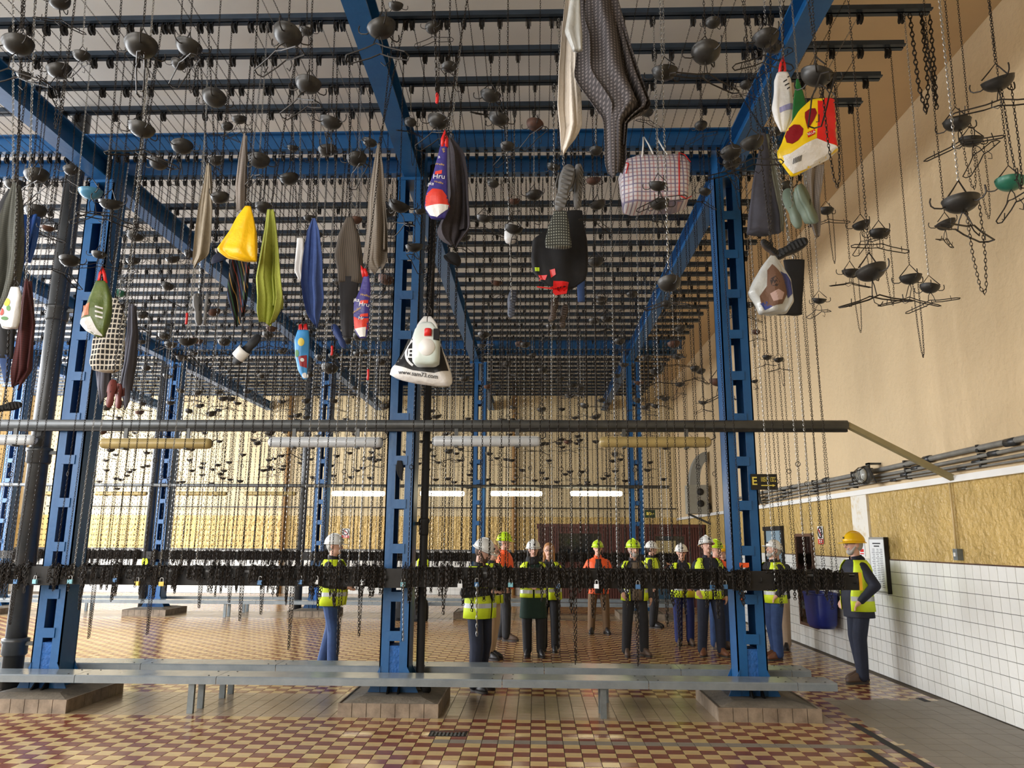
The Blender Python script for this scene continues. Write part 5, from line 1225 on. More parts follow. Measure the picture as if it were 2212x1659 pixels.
def cap(label, x, y, Y, w_px, m, tilt):
    if x == 978: Y = 6.65
    p = at_y(x, y, Y); L = w_px / px_per_m(p); t = empty('peaked_cap', p, 0, label, 'cap'); t.rotation_euler = (0.5, tilt, 0)
    prof = [(0.4 * math.cos(a) * L, 0.34 * math.sin(a) * L) for a in [PI / 2 * k / 7 for k in range(8)]]
    prof[-1] = (0.01 * L, prof[-1][1])
    MB().lathe(prof, 18).build('crown', m, t, True)
    MB().loft([[(0.33 * L * math.cos(a), (-0.28 - 0.42 * max(0, math.sin(a))) * L, z * L) for a in [PI * k / 12 for k in range(13)]] for z in (0.0, 0.03)]).build('peak', m, t, True)
    hang_from_bar(t, Vector(p))
cap('navy peaked cap hanging behind the yellow bag', 477, 563, 6.4, 50, M_NAVYC, -0.3)
cap('black peaked cap hanging below the dark grey towel', 978, 562, 6.3, 48, M_BLK, 0.8)
# red plastic grips on some chains, the dark glove on a column
for x, y, h, Y in ((403, 688, 26, 6.8), (717, 757, 22, 6.9), (795, 809, 24, 7.2), (944, 212, 24, 5.05)):
    p = at_y(x, y, Y); L = h / px_per_m(p)
    o = MB().tube([(0, 0, -L / 2), (0, 0, -L / 2 + 0.01), (0.002, 0, 0), (0, 0, L / 2 - 0.01), (0, 0, L / 2)], [0.009, 0.012, 0.011, 0.012, 0.008], 8).build('chain_grip', M_REDP, None, True, loc=p); tag(o, 'red plastic grip sleeve threaded on a hanging chain', 'grip', 'red chain grips')
    gx, yb = free_spot(p.x, p.y); bar_pulley(gx, yb); hang_chain('grip_chain', (gx, yb - BAR_R, BAR_C + 0.015), p, M_RUST, o, p)
cloth('dark_glove', 'dark work glove draped over a plate of the middle blue column'.replace('middle blue column', 'column with the thin black pipe'), 'glove', [(995, 858, 868), (1010, 855, 872), (1025, 858, 870), (1038, 866, 870)], 8.44, M_BLK, 0.4, 3, 0.25, 40)
# one bright thick chain by the near man, long galvanised drops
for x, y0, y1, Y in ((1030, 1262, 1372, 8.12), (871, 1262, 1385, 8.12), (1209, 1265, 1420, 8.13)):
    a, b = at_y(x, y0, Y), at_y(x, y1, Y)
    o = hang_chain('loose_chain', a, b, M_GALV if x < 1100 else M_RUST, None, None, 1.2 if x == 1030 else 1.0)
    tag(o, {1030: 'thick bright chain end hanging below a blue padlock', 871: 'bright chain end hanging in front of a blue column', 1209: 'long dark chain end hanging far below the rail'}[x], 'chain')
# ================================================================== people
QUEUE = []
def soft(mb, voxel, name, m, parent, it=4):
    """queued: fuse overlapping shapes into one continuous smooth surface"""
    me = mb.mesh(name); o = bpy.data.objects.new(name, me); COL.objects.link(o)
    r = o.modifiers.new('fuse', 'REMESH'); r.mode = 'VOXEL'; r.voxel_size = voxel; r.use_smooth_shade = True
    if it:
        sm = o.modifiers.new('smooth', 'SMOOTH'); sm.iterations = it; sm.factor = 0.5
    QUEUE.append((o, name, m, parent))
def flush():
    dg = bpy.context.evaluated_depsgraph_get()
    made = [bpy.data.meshes.new_from_object(o.evaluated_get(dg)) for o, *_ in QUEUE]
    for (o, name, m, parent), me in zip(QUEUE, made):
        old = o.data; bpy.data.objects.remove(o); bpy.data.meshes.remove(old)
        me.name = name; me.materials.clear(); me.materials.append(m)
        for p in me.polygons: p.use_smooth = True
        link(name, me, parent)
    QUEUE.clear()
SKIN = mat('skin', (216, 172, 150), 0.55, rgb2=(202, 152, 132), scale=9)
HAIR = {'grey': mat('grey_hair', (168, 164, 158), 0.8, var=0.15, scale=30), 'dark': mat('dark_hair', (48, 40, 36), 0.7, var=0.2, scale=30), 'ginger': mat('ginger_hair', (170, 118, 72), 0.7, var=0.2, scale=30), 'brown': mat('brown_hair', (84, 62, 48), 0.7, var=0.2, scale=30)}
EYE_W = mat('eye_white', (222, 218, 212), 0.3); EYE_D = mat('eye_dark', (38, 30, 28), 0.3); LIPS = mat('lips', (150, 88, 82), 0.5)
HIVIS = mat('hi_vis_yellow', (214, 236, 38), 0.6, var=0.06, scale=8, bump=0.2, bscale=14)
ORANGE = mat('hi_vis_orange', (255, 96, 40), 0.6, var=0.08, scale=8, bump=0.3, bscale=12)
REFL = mat('reflective_strip', (190, 194, 198), 0.3, 0.3)
HELM = {'white': mat('helmet_white', (226, 226, 222), 0.3, coat=0.3), 'lime': mat('helmet_lime', (190, 222, 36), 0.3, coat=0.3), 'yellow': mat('helmet_yellow', (238, 190, 16), 0.3, coat=0.3)}
CLO = {'black': mat('black_coat', (30, 30, 33), 0.8, var=0.25, scale=9, bump=0.3, bscale=12), 'navy': mat('navy_coat', (26, 30, 46), 0.75, var=0.2, scale=9, bump=0.3, bscale=12), 'green': mat('green_coat', (24, 48, 40), 0.9, var=0.15, scale=9), 'taupe': mat('taupe_jumper', (112, 98, 82), 0.9, var=0.1, scale=14), 'charcoal': mat('charcoal_coat', (48, 48, 54), 0.7, var=0.2, scale=9, bump=0.4, bscale=16),
       'jeans': mat('person_jeans', (36, 56, 98), 0.85, rgb2=(50, 76, 122), scale=7, bump=0.25, bscale=14), 'darkjeans': mat('dark_jeans', (30, 36, 54), 0.85, var=0.2, scale=8, bump=0.25, bscale=14), 'beige': mat('beige_trousers', (192, 170, 146), 0.85, var=0.08, scale=8, bump=0.2, bscale=14), 'brown': mat('brown_trousers', (108, 84, 60), 0.85, var=0.1, scale=8, bump=0.2, bscale=14), 'blackt': mat('black_trousers_cloth', (34, 34, 38), 0.85, var=0.2, scale=8, bump=0.25, bscale=14), 'bluet': mat('blue_trousers', (30, 40, 92), 0.85, var=0.15, scale=8, bump=0.25, bscale=14),
       'brownshoe': mat('tan_shoe', (112, 70, 46), 0.5, var=0.15), 'darkshoe': mat('dark_shoe', (34, 33, 36), 0.45, var=0.2), 'boots': mat('brown_boot', (84, 66, 54), 0.6, var=0.2)}
SOLE = mat('shoe_sole', (52, 48, 46), 0.7)
TOR = [(0.55, 0.2, 0.15), (0.70, 0.19, 0.145), (0.80, 0.182, 0.135), (0.90, 0.176, 0.128), (1.0, 0.170, 0.122), (1.1, 0.168, 0.12), (1.2, 0.178, 0.124), (1.3, 0.186, 0.122), (1.37, 0.172, 0.108), (1.42, 0.135, 0.09), (1.46, 0.088, 0.076), (1.49, 0.072, 0.072)]
def tor(z):
    for a, b in zip(TOR[:-1], TOR[1:]):
        if a[0] <= z <= b[0]:
            u = (z - a[0]) / (b[0] - a[0]); return a[1] + (b[1] - a[1]) * u, a[2] + (b[2] - a[2]) * u
    return TOR[-1][1:]
def tring(z, off, belly, t0=0.0, n=28, s=1.0, lean=0.0):
    a, b = tor(z); a += off; b += off
    out = []
    for k in range(n):
        t = t0 + (2 * PI - 2 * t0) * k / (n if t0 == 0 else n - 1)
        bb = b + (belly * max(0, math.cos(t)) * math.exp(-((z - 1.02) / 0.16) ** 2))
        sx = math.copysign(abs(math.sin(t)) ** 0.85, math.sin(t)); cy = math.copysign(abs(math.cos(t)) ** 0.85, math.cos(t))
        out.append(Vector((a * sx, -bb * cy - lean * (z - 0.95), z)) * s)
    return out
ARM = {'down': ((0.245, 0.03, 1.13), (0.245, -0.04, 0.89)), 'pocket': ((0.275, 0.085, 1.15), (0.205, -0.075, 0.97)), 'front': ((0.255, 0.0, 1.14), (0.07, -0.21, 1.09)), 'hold': ((0.25, 0.03, 1.14), (0.12, -0.25, 1.16)), 'point': ((0.40, -0.08, 1.27), (0.58, -0.2, 1.30)), 'back': ((0.25, 0.09, 1.14), (0.13, 0.17, 0.98))}
def person(x, y, height, rz, label, jacket='black', trousers='darkjeans', shoes='darkshoe', helmet='white', vest=True, vest_open=0.35, arms=('down', 'down'), head=(0.0, 0.0), feet=((-0.1, 0.0, 0.15), (0.1, 0.0, 0.15)), hair='dark', hem=0.84, belly=0.02, beard=None, glasses=False, scarf=False, longhair=False, strip=True, inner=None, lean=0.0, build=1.0, vest_hem=0.84, collar=0.0):
    s = height / 1.75
    t = empty('person', (x, y, 0), rz, label, 'person')
    HM = Matrix.Translation((0, -lean * 0.55, 1.52)) @ Matrix.Rotation(head[0], 4, 'Z') @ Matrix.Rotation(head[1], 4, 'X') @ Matrix.Translation((0, 0, -1.52))
    V = lambda *p: Vector(p) * s
    H = lambda *p: (HM @ Vector(p)) * s
    hm3 = HM.to_3x3()
    hip, sh = [], []
    legs = []
    for sd, f in zip((-1, 1), feet):
        hp = Vector((sd * 0.092, 0, 0.93)); an = Vector((f[0], f[1], 0.09)); kn = (hp + an) / 2 + Vector((sd * 0.01, -0.035, 0.02)); legs.append((hp, kn, an, f[2] * sd))
    arm = []
    for sd, a in zip((-1, 1), arms):
        (ex, ey, ez), (wx, wy, wz) = ARM[a]; shd = Vector((sd * 0.18 * build, -lean * 0.45, 1.405)); el = Vector((sd * ex * build, ey - lean * 0.2, ez)); wr = Vector((sd * wx, wy - lean * 0.1, wz)); arm.append((shd, el, wr, sd, a))
    # ---- body: one continuous surface
    b = MB()
    b.ellipsoid(H(0, 0.0, 1.645), (0.077 * s, 0.096 * s, 0.105 * s), hm3, 16, 12); b.ellipsoid(H(0, -0.022, 1.585), (0.06 * s, 0.072 * s, 0.075 * s), hm3, 14, 10)
    b.capsule(H(0, -0.088, 1.645), H(0, -0.112, 1.607), 0.012 * s, 0.017 * s); b.ellipsoid(H(0, -0.082, 1.665), (0.05 * s, 0.018 * s, 0.014 * s), hm3)
    b.ellipsoid(H(0, -0.078, 1.535), (0.026 * s, 0.02 * s, 0.02 * s), hm3)
    for sd in (-1, 1): b.ellipsoid(H(sd * 0.079, 0.01, 1.63), (0.012 * s, 0.022 * s, 0.034 * s), hm3)
    b.capsule(V(0, 0.01 - lean * 0.4, 1.40), H(0, 0.008, 1.56), 0.06 * s, 0.055 * s)
    b.loft([tring(z, -0.03, 0, 0, 20, s, lean) for z in (0.86, 0.95, 1.1, 1.25, 1.34, 1.39)])
    for hp, kn, an, _ in legs:
        b.capsule(hp * s, kn * s, 0.062 * s, 0.045 * s); b.capsule(kn * s, an * s, 0.044 * s, 0.034 * s)
        b.capsule(an * s, (an + Vector((0, -0.1, -0.05))) * s, 0.034 * s, 0.028 * s)
    for shd, el, wr, sd, a in arm:
        b.capsule((shd + Vector((-sd * 0.02, 0, -0.05))) * s, el * s, 0.042 * s, 0.036 * s); b.capsule(el * s, wr * s, 0.035 * s, 0.026 * s)
        d = (wr - el).normalized(); pal = wr + d * 0.055
        side = d.cross(Vector((0, 0, 1)) if abs(d.z) < 0.8 else Vector((1, 0, 0))).normalized(); nrm = d.cross(side)
        if abs(d.z) >= 0.8: side, nrm = Vector((0, -1, 0)) - d * d.dot(Vector((0, -1, 0))), Vector((-sd, 0, 0))
        side.normalize()
        b.capsule(wr * s, pal * s, 0.027 * s, 0.03 * s); 
        for k in range(-1, 2): b.capsule((wr + d * 0.03 + side * 0.018 * k) * s, (pal + d * 0.01 + side * 0.022 * k) * s, 0.02 * s, 0.018 * s)
        for k in range(4):
            off = (k - 1.5) * 0.021; ln = (0.062, 0.072, 0.068, 0.052)[k]
            q0 = pal + d * 0.018 + side * off; q1 = q0 + d * ln * 0.55 + nrm * 0.006; q2 = q1 + d * ln * 0.4 + nrm * 0.022
            b.capsule(q0 * s, q1 * s, 0.0108 * s, 0.0102 * s, 8); b.capsule(q1 * s, q2 * s, 0.0102 * s, 0.0095 * s, 8)
        q0 = wr + d * 0.03 + side * 0.03; q1 = q0 + d * 0.03 + side * 0.022 + nrm * 0.012; q2 = q1 + d * 0.03 + side * 0.004 + nrm * 0.008
        b.capsule(q0 * s, q1 * s, 0.014 * s, 0.012 * s, 8); b.capsule(q1 * s, q2 * s, 0.012 * s, 0.010 * s, 8)
    soft(b, 0.0105 * s, 'body', SKIN, t, 2)
    # ---- face
    for sd in (-1, 1):
        e = MB().ellipsoid(H(sd * 0.031, -0.083, 1.643), (0.0135 * s, 0.008 * s, 0.0085 * s), hm3, 10, 6).build('eye', EYE_W, t, True)
        MB().ellipsoid(H(sd * 0.031, -0.089, 1.643), (0.0065 * s, 0.005 * s, 0.0065 * s), hm3, 8, 6).build('iris', EYE_D, e, True)
        MB().capsule(H(sd * 0.015, -0.094, 1.662), H(sd * 0.048, -0.085, 1.664), 0.005 * s, 0.004 * s, 6).build('eyebrow', HAIR[hair], t, True)
    MB().capsule(H(-0.02, -0.085, 1.574), H(0.02, -0.085, 1.574), 0.006 * s, 0.006 * s, 6).build('mouth', LIPS, t, True)
    hb = MB().ellipsoid(H(0, 0.03, 1.645), (0.082 * s, 0.086 * s, 0.098 * s), hm3, 14, 10)
    if longhair:
        for sd in (-1, 1): hb.capsule(H(sd * 0.07, 0.02, 1.66), H(sd * 0.082, -0.01, 1.42), 0.03 * s, 0.028 * s)
        hb.ellipsoid(H(0, 0.024, 1.69), (0.088 * s, 0.096 * s, 0.082 * s), hm3)
    soft(hb, 0.012 * s, 'hair', HAIR[hair], t, 2)
    if beard:
        bb = MB().ellipsoid(H(0, -0.05, 1.545), (0.052 * s, 0.05 * s, 0.042 * s), hm3); bb.capsule(H(-0.03, -0.08, 1.588), H(0.03, -0.08, 1.588), 0.012 * s, 0.012 * s)
        for sd in (-1, 1): bb.capsule(H(sd * 0.045, -0.05, 1.55), H(sd * 0.068, -0.005, 1.62), 0.02 * s, 0.014 * s)
        soft(bb, 0.009 * s, 'beard', HAIR[beard], t, 2)
    if glasses:
        g = MB()
        for sd in (-1, 1):
            g.tube([H(sd * 0.034 + 0.022 * math.cos(2 * PI * k / 12), -0.103, 1.64 + 0.016 * math.sin(2 * PI * k / 12)) for k in range(12)], 0.0022 * s, 4, closed=True); g.tube([H(sd * 0.056, -0.1, 1.645), H(sd * 0.082, -0.02, 1.645)], 0.0022 * s, 4)
        g.tube([H(-0.012, -0.105, 1.644), H(0.012, -0.105, 1.644)], 0.0022 * s, 4); g.build('glasses', M_DARK, t)
    # ---- helmet
    if helmet:
        def hring(u, off=0.0):
            r_ = []
            for k in range(28):
                a = 2 * PI * k / 28; r_.append(H((0.112 * u + off) * math.sin(a), -(0.135 * u + off) * math.cos(a) + 0.004, 0))
            return r_
        h = MB(); rings = []
        for k in range(9):
            a = PI / 2 * k / 8.0; rings.append([H((0.113 * math.cos(a) + 0.001) * math.sin(q), -(0.136 * math.cos(a) + 0.001) * math.cos(q) + 0.006, 1.672 + 0.125 * math.sin(a)) for q in [2 * PI * i / 28 for i in range(28)]])
        ho = h.loft(rings, True, True).build('helmet', HELM[helmet], t, True)
        def brim(q, e): 
            f = max(0, math.cos(q)) ** 3
            return H((0.113 + e) * math.sin(q), -(0.136 + e + (0.052 * f if e > 0 else 0)) * math.cos(q) + 0.006, 1.672 - (0.012 if e > 0 else 0) - 0.006 * f)
        qs = [2 * PI * i / 28 for i in range(28)]
        MB().loft([[brim(q, 0.0) for q in qs], [brim(q, 0.016) for q in qs], [brim(q, 0.016) + V(0, 0, -0.006) for q in qs], [brim(q, -0.004) + V(0, 0, -0.006) for q in qs]], False, False).build('brim', HELM[helmet], ho, True)
        MB().tube([H(0, -0.125 * math.cos(a) + 0.006, 1.674 + 0.128 * math.sin(a)) for a in [0.35 + (PI - 0.7) * k / 10 for k in range(11)]], 0.009 * s, 6).build('ridge', HELM[helmet], ho, True)
        MB().box(-0.014 * s, 0.014 * s, -0.004, 0.004, -0.012 * s, 0.012 * s, Matrix.Translation(H(0, -0.126, 1.718)) @ HM.to_3x3().to_4x4()).build('badge', M_INK, ho)
    # ---- clothes
    L = MB(); L.ellipsoid(V(0, 0, 0.95), (0.163 * s, 0.122 * s, 0.12 * s))
    for hp, kn, an, _ in legs:
        L.capsule(hp * s, kn * s, 0.104 * s, 0.086 * s); L.capsule(kn * s, (an + Vector((0, 0.01, 0.0))) * s, 0.084 * s, 0.073 * s)
    soft(L, 0.013 * s, 'trousers', CLO[trousers], t, 4)
    O = sole_outline()
    for hp, kn, an, yaw in legs:
        R_ = Matrix.Rotation(yaw, 3, 'Z')
        def fr(z, sc, off=0.0): return [(Vector((an.x, an.y - 0.065, 0)) + R_ @ Vector((q * sc * 0.30, -(w * sc + off) * 0.29, 0)) + Vector((0, 0, z))) * s for q, w in O]
        so = MB().loft([fr(0.0, 1.0), fr(0.026, 1.02)]).build('sole', SOLE, t)
        so.name = 'shoe_sole'
        MB().loft([fr(0.024, 0.99), fr(0.05, 0.98), fr(0.078, 0.86, -0.04), fr(0.1, 0.66, -0.12), fr(0.125, 0.5, -0.2)]).build('shoe', CLO[shoes], t, True)
    J = MB(); zs = [z for z in (hem, 0.7, 0.8, 0.9, 1.0, 1.1, 1.2, 1.3, 1.37, 1.42, 1.455) if z >= hem]
    J.loft([tring(z, 0.024 if z < 1.4 else 0.014, belly, 0, 26, s * 1.0, lean) for z in zs])
    for shd, el, wr, sd, a in arm:
        J.capsule((shd + Vector((-sd * 0.012, 0, -0.045))) * s, el * s, 0.07 * s, 0.064 * s); J.capsule(el * s, (wr - (wr - el).normalized() * 0.01) * s, 0.064 * s, 0.047 * s)
    if collar: J.capsule(V(-0.03, 0.06 - lean * 0.45, 1.45), V(0.03, 0.06 - lean * 0.45, 1.45), 0.055 * s, 0.055 * s)
    soft(J, 0.0125 * s, 'jacket', CLO.get(jacket) or ORANGE, t, 4)
    co = MB(); rings = []
    for z, rr in ((1.435, 0.083), (1.47, 0.076), (1.5, 0.074)):
        rings.append([V(rr * math.sin(q), -rr * math.cos(q) + 0.008 - lean * 0.42 - (0.012 if z < 1.45 else 0), z + 0.012 * -math.cos(q)) for q in [0.35 + (2 * PI - 0.7) * k / 19 for k in range(20)]] + [V((rr - 0.008) * math.sin(q), -(rr - 0.008) * math.cos(q) + 0.008 - lean * 0.42 - (0.012 if z < 1.45 else 0), z + 0.012 * -math.cos(q)) for q in [0.35 + (2 * PI - 0.7) * k / 19 for k in range(19, -1, -1)]])
    co.loft(rings).build('collar', CLO.get(jacket) or ORANGE, t, True)
    if inner:
        g0 = []
        for z in (hem + 0.01, 1.0, 1.1, 1.2, 1.3, 1.38, 1.43):
            a, b_ = tor(z); bb = b_ + 0.034 + belly * math.exp(-((z - 1.02) / 0.16) ** 2)
            w = 0.085 if z < 1.35 else 0.06
            g0.append([V(w * math.sin(q) * 1.0, -bb * math.cos(q * 0.45) - 0.004 - lean * (z - 0.95), z) for q in [-1.3 + 2.6 * k / 8 for k in range(9)]] + [V(w * math.sin(q) * 0.9, -bb * math.cos(q * 0.45) + 0.03 - lean * (z - 0.95), z) for q in [1.3 - 2.6 * k / 8 for k in range(9)]])
        MB().loft(g0).build('jumper', CLO[inner], t, True)
    if scarf:
        sc = MB()
        for k in range(3): sc.tube([V((0.085 + 0.01 * k) * math.sin(q), -(0.085 + 0.012 * k) * math.cos(q) + 0.005, 1.5 - 0.035 * k + 0.01 * math.sin(3 * q)) for q in [2 * PI * i / 16 for i in range(16)]], 0.033 * s, 8, closed=True)
        soft(sc, 0.013 * s, 'scarf', CLO['black'], t, 3)
    if vest:
        zs = [vest_hem, 0.95, 1.05, 1.15, 1.25, 1.32, 1.38, 1.42, 1.45]; rings = []
        for z in zs:
            u = (z - vest_hem) / (1.45 - vest_hem); g = (0.04 + vest_open * 1.35 * max(0, (u - 0.35) / 0.65)) if vest_open < 0.6 else vest_open * (0.6 + 0.4 * u)
            of = 0.04 + 0.012 * math.exp(-((z - 1.36) / 0.06) ** 2)
            o1 = tring(z, of, belly, g, 30, s, lean); o2 = tring(z, of - 0.007, belly, g, 30, s, lean)
            rings.append(o1 + o2[::-1])
        vo = MB().loft(rings).build('hi_vis_vest', HIVIS, t, True)
        if strip:
            for zc in (0.99,):
                g = 0.06 if vest_open < 0.6 else vest_open * 0.75
                rr = []
                for z in (zc - 0.027, zc + 0.027): rr.append(tring(z, 0.0425, belly, g, 30, s, lean) + tring(z, 0.038, belly, g, 30, s, lean)[::-1])
                MB().loft(rr).build('reflective_strip', REFL, vo)
    if jacket == 'orange':
        for zc in (0.98,):
            rr = []
            for z in (zc - 0.025, zc + 0.025): rr.append(tring(z, 0.03, belly, 0.3, 30, s, lean) + tring(z, 0.022, belly, 0.3, 30, s, lean)[::-1])
            MB().loft(rr).build('reflective_strip', REFL, t)
    return t
R90 = PI / 2
def fp(x, y): p = at_z(x, y, 0); return p.x, p.y
x, y = fp(709, 1446); person(x, y, 1.74, R90 * 0.92, 'man in white helmet, yellow vest over dark jacket and blue jeans standing alone', 'black', 'jeans', 'darkshoe', 'white', True, 0.45, ('front', 'front'), (0.1, 0.02), ((-0.11, -0.11, 0.1), (0.12, 0.13, 0.1)), 'grey', 0.84, 0.05)
person(-0.66, 9.50, 1.70, R90 * 0.62, 'man in white helmet and yellow vest looking down, standing just behind the near benches', 'black', 'darkjeans', 'darkshoe', 'white', True, 0.4, ('hold', 'hold'), (0.25, 0.38), ((-0.1, -0.02, 0.2), (0.1, 0.06, 0.2)), 'brown', 0.84, 0.03, 'brown', True)
x, y = fp(1060, 1424); person(x, y, 1.66, R90 * 0.7, 'person in beige trousers and yellow vest half hidden behind the man looking down', 'charcoal', 'beige', 'darkshoe', None, True, 0.4, ('front', 'front'), (0.0, 0.2), ((-0.09, 0, 0.1), (0.09, 0.05, 0.1)), 'brown', 0.84, 0.0, None, True)
x, y = fp(1088, 1383); person(x, y, 1.80, R90 * 0.85, 'man in lime helmet and bright orange jacket with black trousers, seen from the side', 'orange', 'blackt', 'boots', 'lime', False, 0.4, ('front', 'hold'), (0.0, 0.05), ((-0.1, -0.08, 0.05), (0.1, 0.08, 0.05)), 'grey', 0.84, 0.02)
x, y = fp(1152, 1418); person(x, y, 1.68, 0.05, 'woman in white helmet, dark green coat and black scarf under a yellow vest', 'green', 'blackt', 'darkshoe', 'white', True, 0.4, ('front', 'front'), (0.1, 0.0), ((-0.09, 0.03, 0.2), (0.12, -0.02, 0.2)), 'dark', 0.58, 0.0, None, False, True, True, True, build=0.92, vest_hem=0.9)
person(0.22, 12.75, 1.66, -0.15, 'woman with ginger hair and no helmet peeking out behind the woman in green', 'black', 'blackt', 'darkshoe', None, True, 0.5, ('front', 'front'), (0.1, 0.05), hair='ginger', longhair=True, glasses=True, build=0.9)
x, y = fp(1294, 1369); person(x, y, 1.68, 0.0, 'man in lime helmet and open orange jacket with brown trousers facing the room', 'orange', 'brown', 'darkshoe', 'lime', False, 0.4, ('pocket', 'pocket'), (-0.05, 0.0), ((-0.15, 0, 0.25), (0.15, 0, 0.3)), 'grey', 0.76, 0.04, None, True, inner='black')
x, y = fp(1374, 1416); person(x, y, 1.70, 0.12, 'man in lime helmet, padded jacket and open yellow vest over a brown jumper', 'charcoal', 'blackt', 'boots', 'lime', True, 0.75, ('pocket', 'down'), (0.18, -0.02), ((-0.16, -0.02, 0.15), (0.13, -0.03, 0.35)), 'grey', 0.84, 0.05, 'grey', inner='taupe')
x, y = fp(1412, 1356); person(x, y, 1.66, R90 * 0.8, 'man in white helmet turned sideways with one arm held out', 'black', 'blackt', 'darkshoe', 'white', True, 0.4, ('down', 'point'), (0.1, 0.05), hair='dark')
x, y = fp(1479, 1393); person(x, y, 1.63, 0.0, 'man in white helmet, yellow vest and royal blue trousers facing the room', 'navy', 'bluet', 'boots', 'white', True, 0.45, ('back', 'back'), (0.0, 0.0), ((-0.1, 0, 0.15), (0.11, 0, 0.15)), 'grey', 0.84, 0.07, None, True)
x, y = fp(1538, 1416); person(x, y, 1.76, 0.1, 'man in white helmet and yellow vest with tan shoes, chin raised', 'navy', 'darkjeans', 'brownshoe', 'white', True, 0.5, ('pocket', 'down'), (0.1, -0.22), ((-0.15, -0.02, 0.5), (0.14, -0.05, 0.2)), 'dark', 0.86, 0.03)
person(3.02, 13.3, 1.70, 0.3, 'person in lime helmet and orange jacket mostly hidden by a blue column', 'orange', 'jeans', 'boots', 'lime', False, 0.4, ('down', 'down'), (0.2, 0.0), hair='grey', hem=0.8)
person(3.5, 14.9, 1.62, -0.4, 'person in yellow helmet glimpsed through the gap of a blue column', 'black', 'jeans', 'darkshoe', 'yellow', True, 0.4, ('front', 'front'), hair='brown')
x, y = fp(1680, 1424); person(x, y, 1.70, -R90 * 0.8, 'man in white helmet, black jacket and yellow vest looking up beside the white tiles', 'black', 'jeans', 'brownshoe', 'white', True, 0.5, ('pocket', 'pocket'), (-0.05, -0.3), ((-0.1, 0.04, 0.1), (0.1, -0.05, 0.1)), 'grey', 0.84, 0.03, 'grey')
person(4.0, 13.3, 1.66, -0.5, 'person in beige trousers standing behind the man who looks up', 'charcoal', 'beige', 'darkshoe', None, False, 0.4, ('back', 'back'), hair='brown')
x, y = fp(1868, 1474); person(x, y, 1.80, -R90 * 0.93, 'man in yellow helmet and navy jacket with hands in pockets by the tiled wall', 'navy', 'darkjeans', 'boots', 'yellow', True, 0.85, ('pocket', 'pocket'), (-0.05, 0.0), ((-0.1, 0.03, 0.1), (0.1, -0.08, 0.1)), 'grey', 0.76, 0.04, 'grey', True, collar=0.06)
flush()
# ================================================================== things on and along the walls
XW = WALL_R
# conduits above the ledge
for k, (z, r_, y0, lab) in enumerate(((2.66, 0.03, 3.5, 'thick grey conduit along the side wall, topmost of the bundle'), (2.585, 0.02, 3.5, 'grey conduit along the side wall, second of the bundle'), (2.53, 0.016, 3.5, 'thin grey conduit along the side wall, third of the bundle'), (2.485, 0.012, 3.5, 'thin grey cable along the side wall just above the white ledge'))):
    t = empty('wall_conduit', (XW - 0.04, y0, z), 0, lab, 'conduit', 'conduits along the side wall')
    path = [(0, 0, 0)] + [(0.006 * math.sin(i * 1.3 + k), (i + 1) * 1.2, 0.012 * math.sin(i * 0.9 + k)) for i in range(12)]
    MB().tube(path, r_, 10).build('conduit_run', M_CONDUIT, t, True)
    for i in range(7):
        MB().tube([(0, 1.6 * i + 0.7 + 0.3 * k, 0), (0, 1.6 * i + 0.86 + 0.3 * k, 0)], r_ * 1.35, 10).build('sleeve', M_DARKPIPE, t, True)
        MB().box(-r_, 0.05, 1.6 * i + 1.3, 1.6 * i + 1.34, -r_ * 1.3, r_ * 1.3).build('clip', M_BLACK, t)
def floodlight(y, z, label):
    t = empty('bulkhead_lamp', (XW - 0.21, y, z), 0, label, 'lamp')
    MB().ellipsoid((0.02, 0, 0), (0.07, 0.17, 0.13), None, 18, 10).build('lamp_body', M_GREYPIPE, t, True)
    MB().ellipsoid((-0.04, -0.02, 0), (0.05, 0.14, 0.1), None, 18, 10).build('lens', mat('ribbed_lens', (176, 178, 172), 0.2, var=0.1, scale=20) if 'ribbed_lens' not in MATS else MATS['ribbed_lens'], t, True)
    for k in range(-2, 3): MB().tube([(-0.02, 0.055 * k - 0.02, -0.115), (-0.095, 0.05 * k - 0.02, -0.05), (-0.1, 0.05 * k - 0.02, 0.05), (-0.02, 0.055 * k - 0.02, 0.115)], 0.005, 5).build('guard_wire', M_WIRE, t)
    h = 2.73 - z; MB().box(0.055, 0.075, -0.05, 0.05, 0.0, h + 0.02).build('bracket', M_DARKPIPE, t); MB().box(0.055, 0.225, -0.05, 0.05, h, h + 0.02).build('bracket_arm', M_DARKPIPE, t)
    MB().tube([(0.03, -0.12, 0.1), (0.0, -0.25, 0.02), (0.03, -0.3, -0.12)], 0.008, 5).build('cable', M_DARK, t)
floodlight(10.46, 2.585, 'caged bulkhead lamp on the side wall above the white plaster strip')
floodlight(15.6, 2.53, 'caged bulkhead lamp on the side wall above the pale blue door')
t = empty('wall_switch', (XW, 8.68, 1.53), 0, 'grey wall switch with a conduit rising to the white ledge', 'switch')
MB().box(-0.05, 0.01, -0.045, 0.045, 0, 0.12).build('switch_box', M_BLEG, t); MB().tube([(-0.02, 0.02, 0.12), (-0.02, 0.02, 0.84)], 0.012, 8).build('conduit_run', mat('painted_conduit', (200, 176, 128), 0.5), t, True); MB().box(-0.06, -0.05, -0.015, 0.015, 0.04, 0.08).build('rocker', M_WHITE, t)
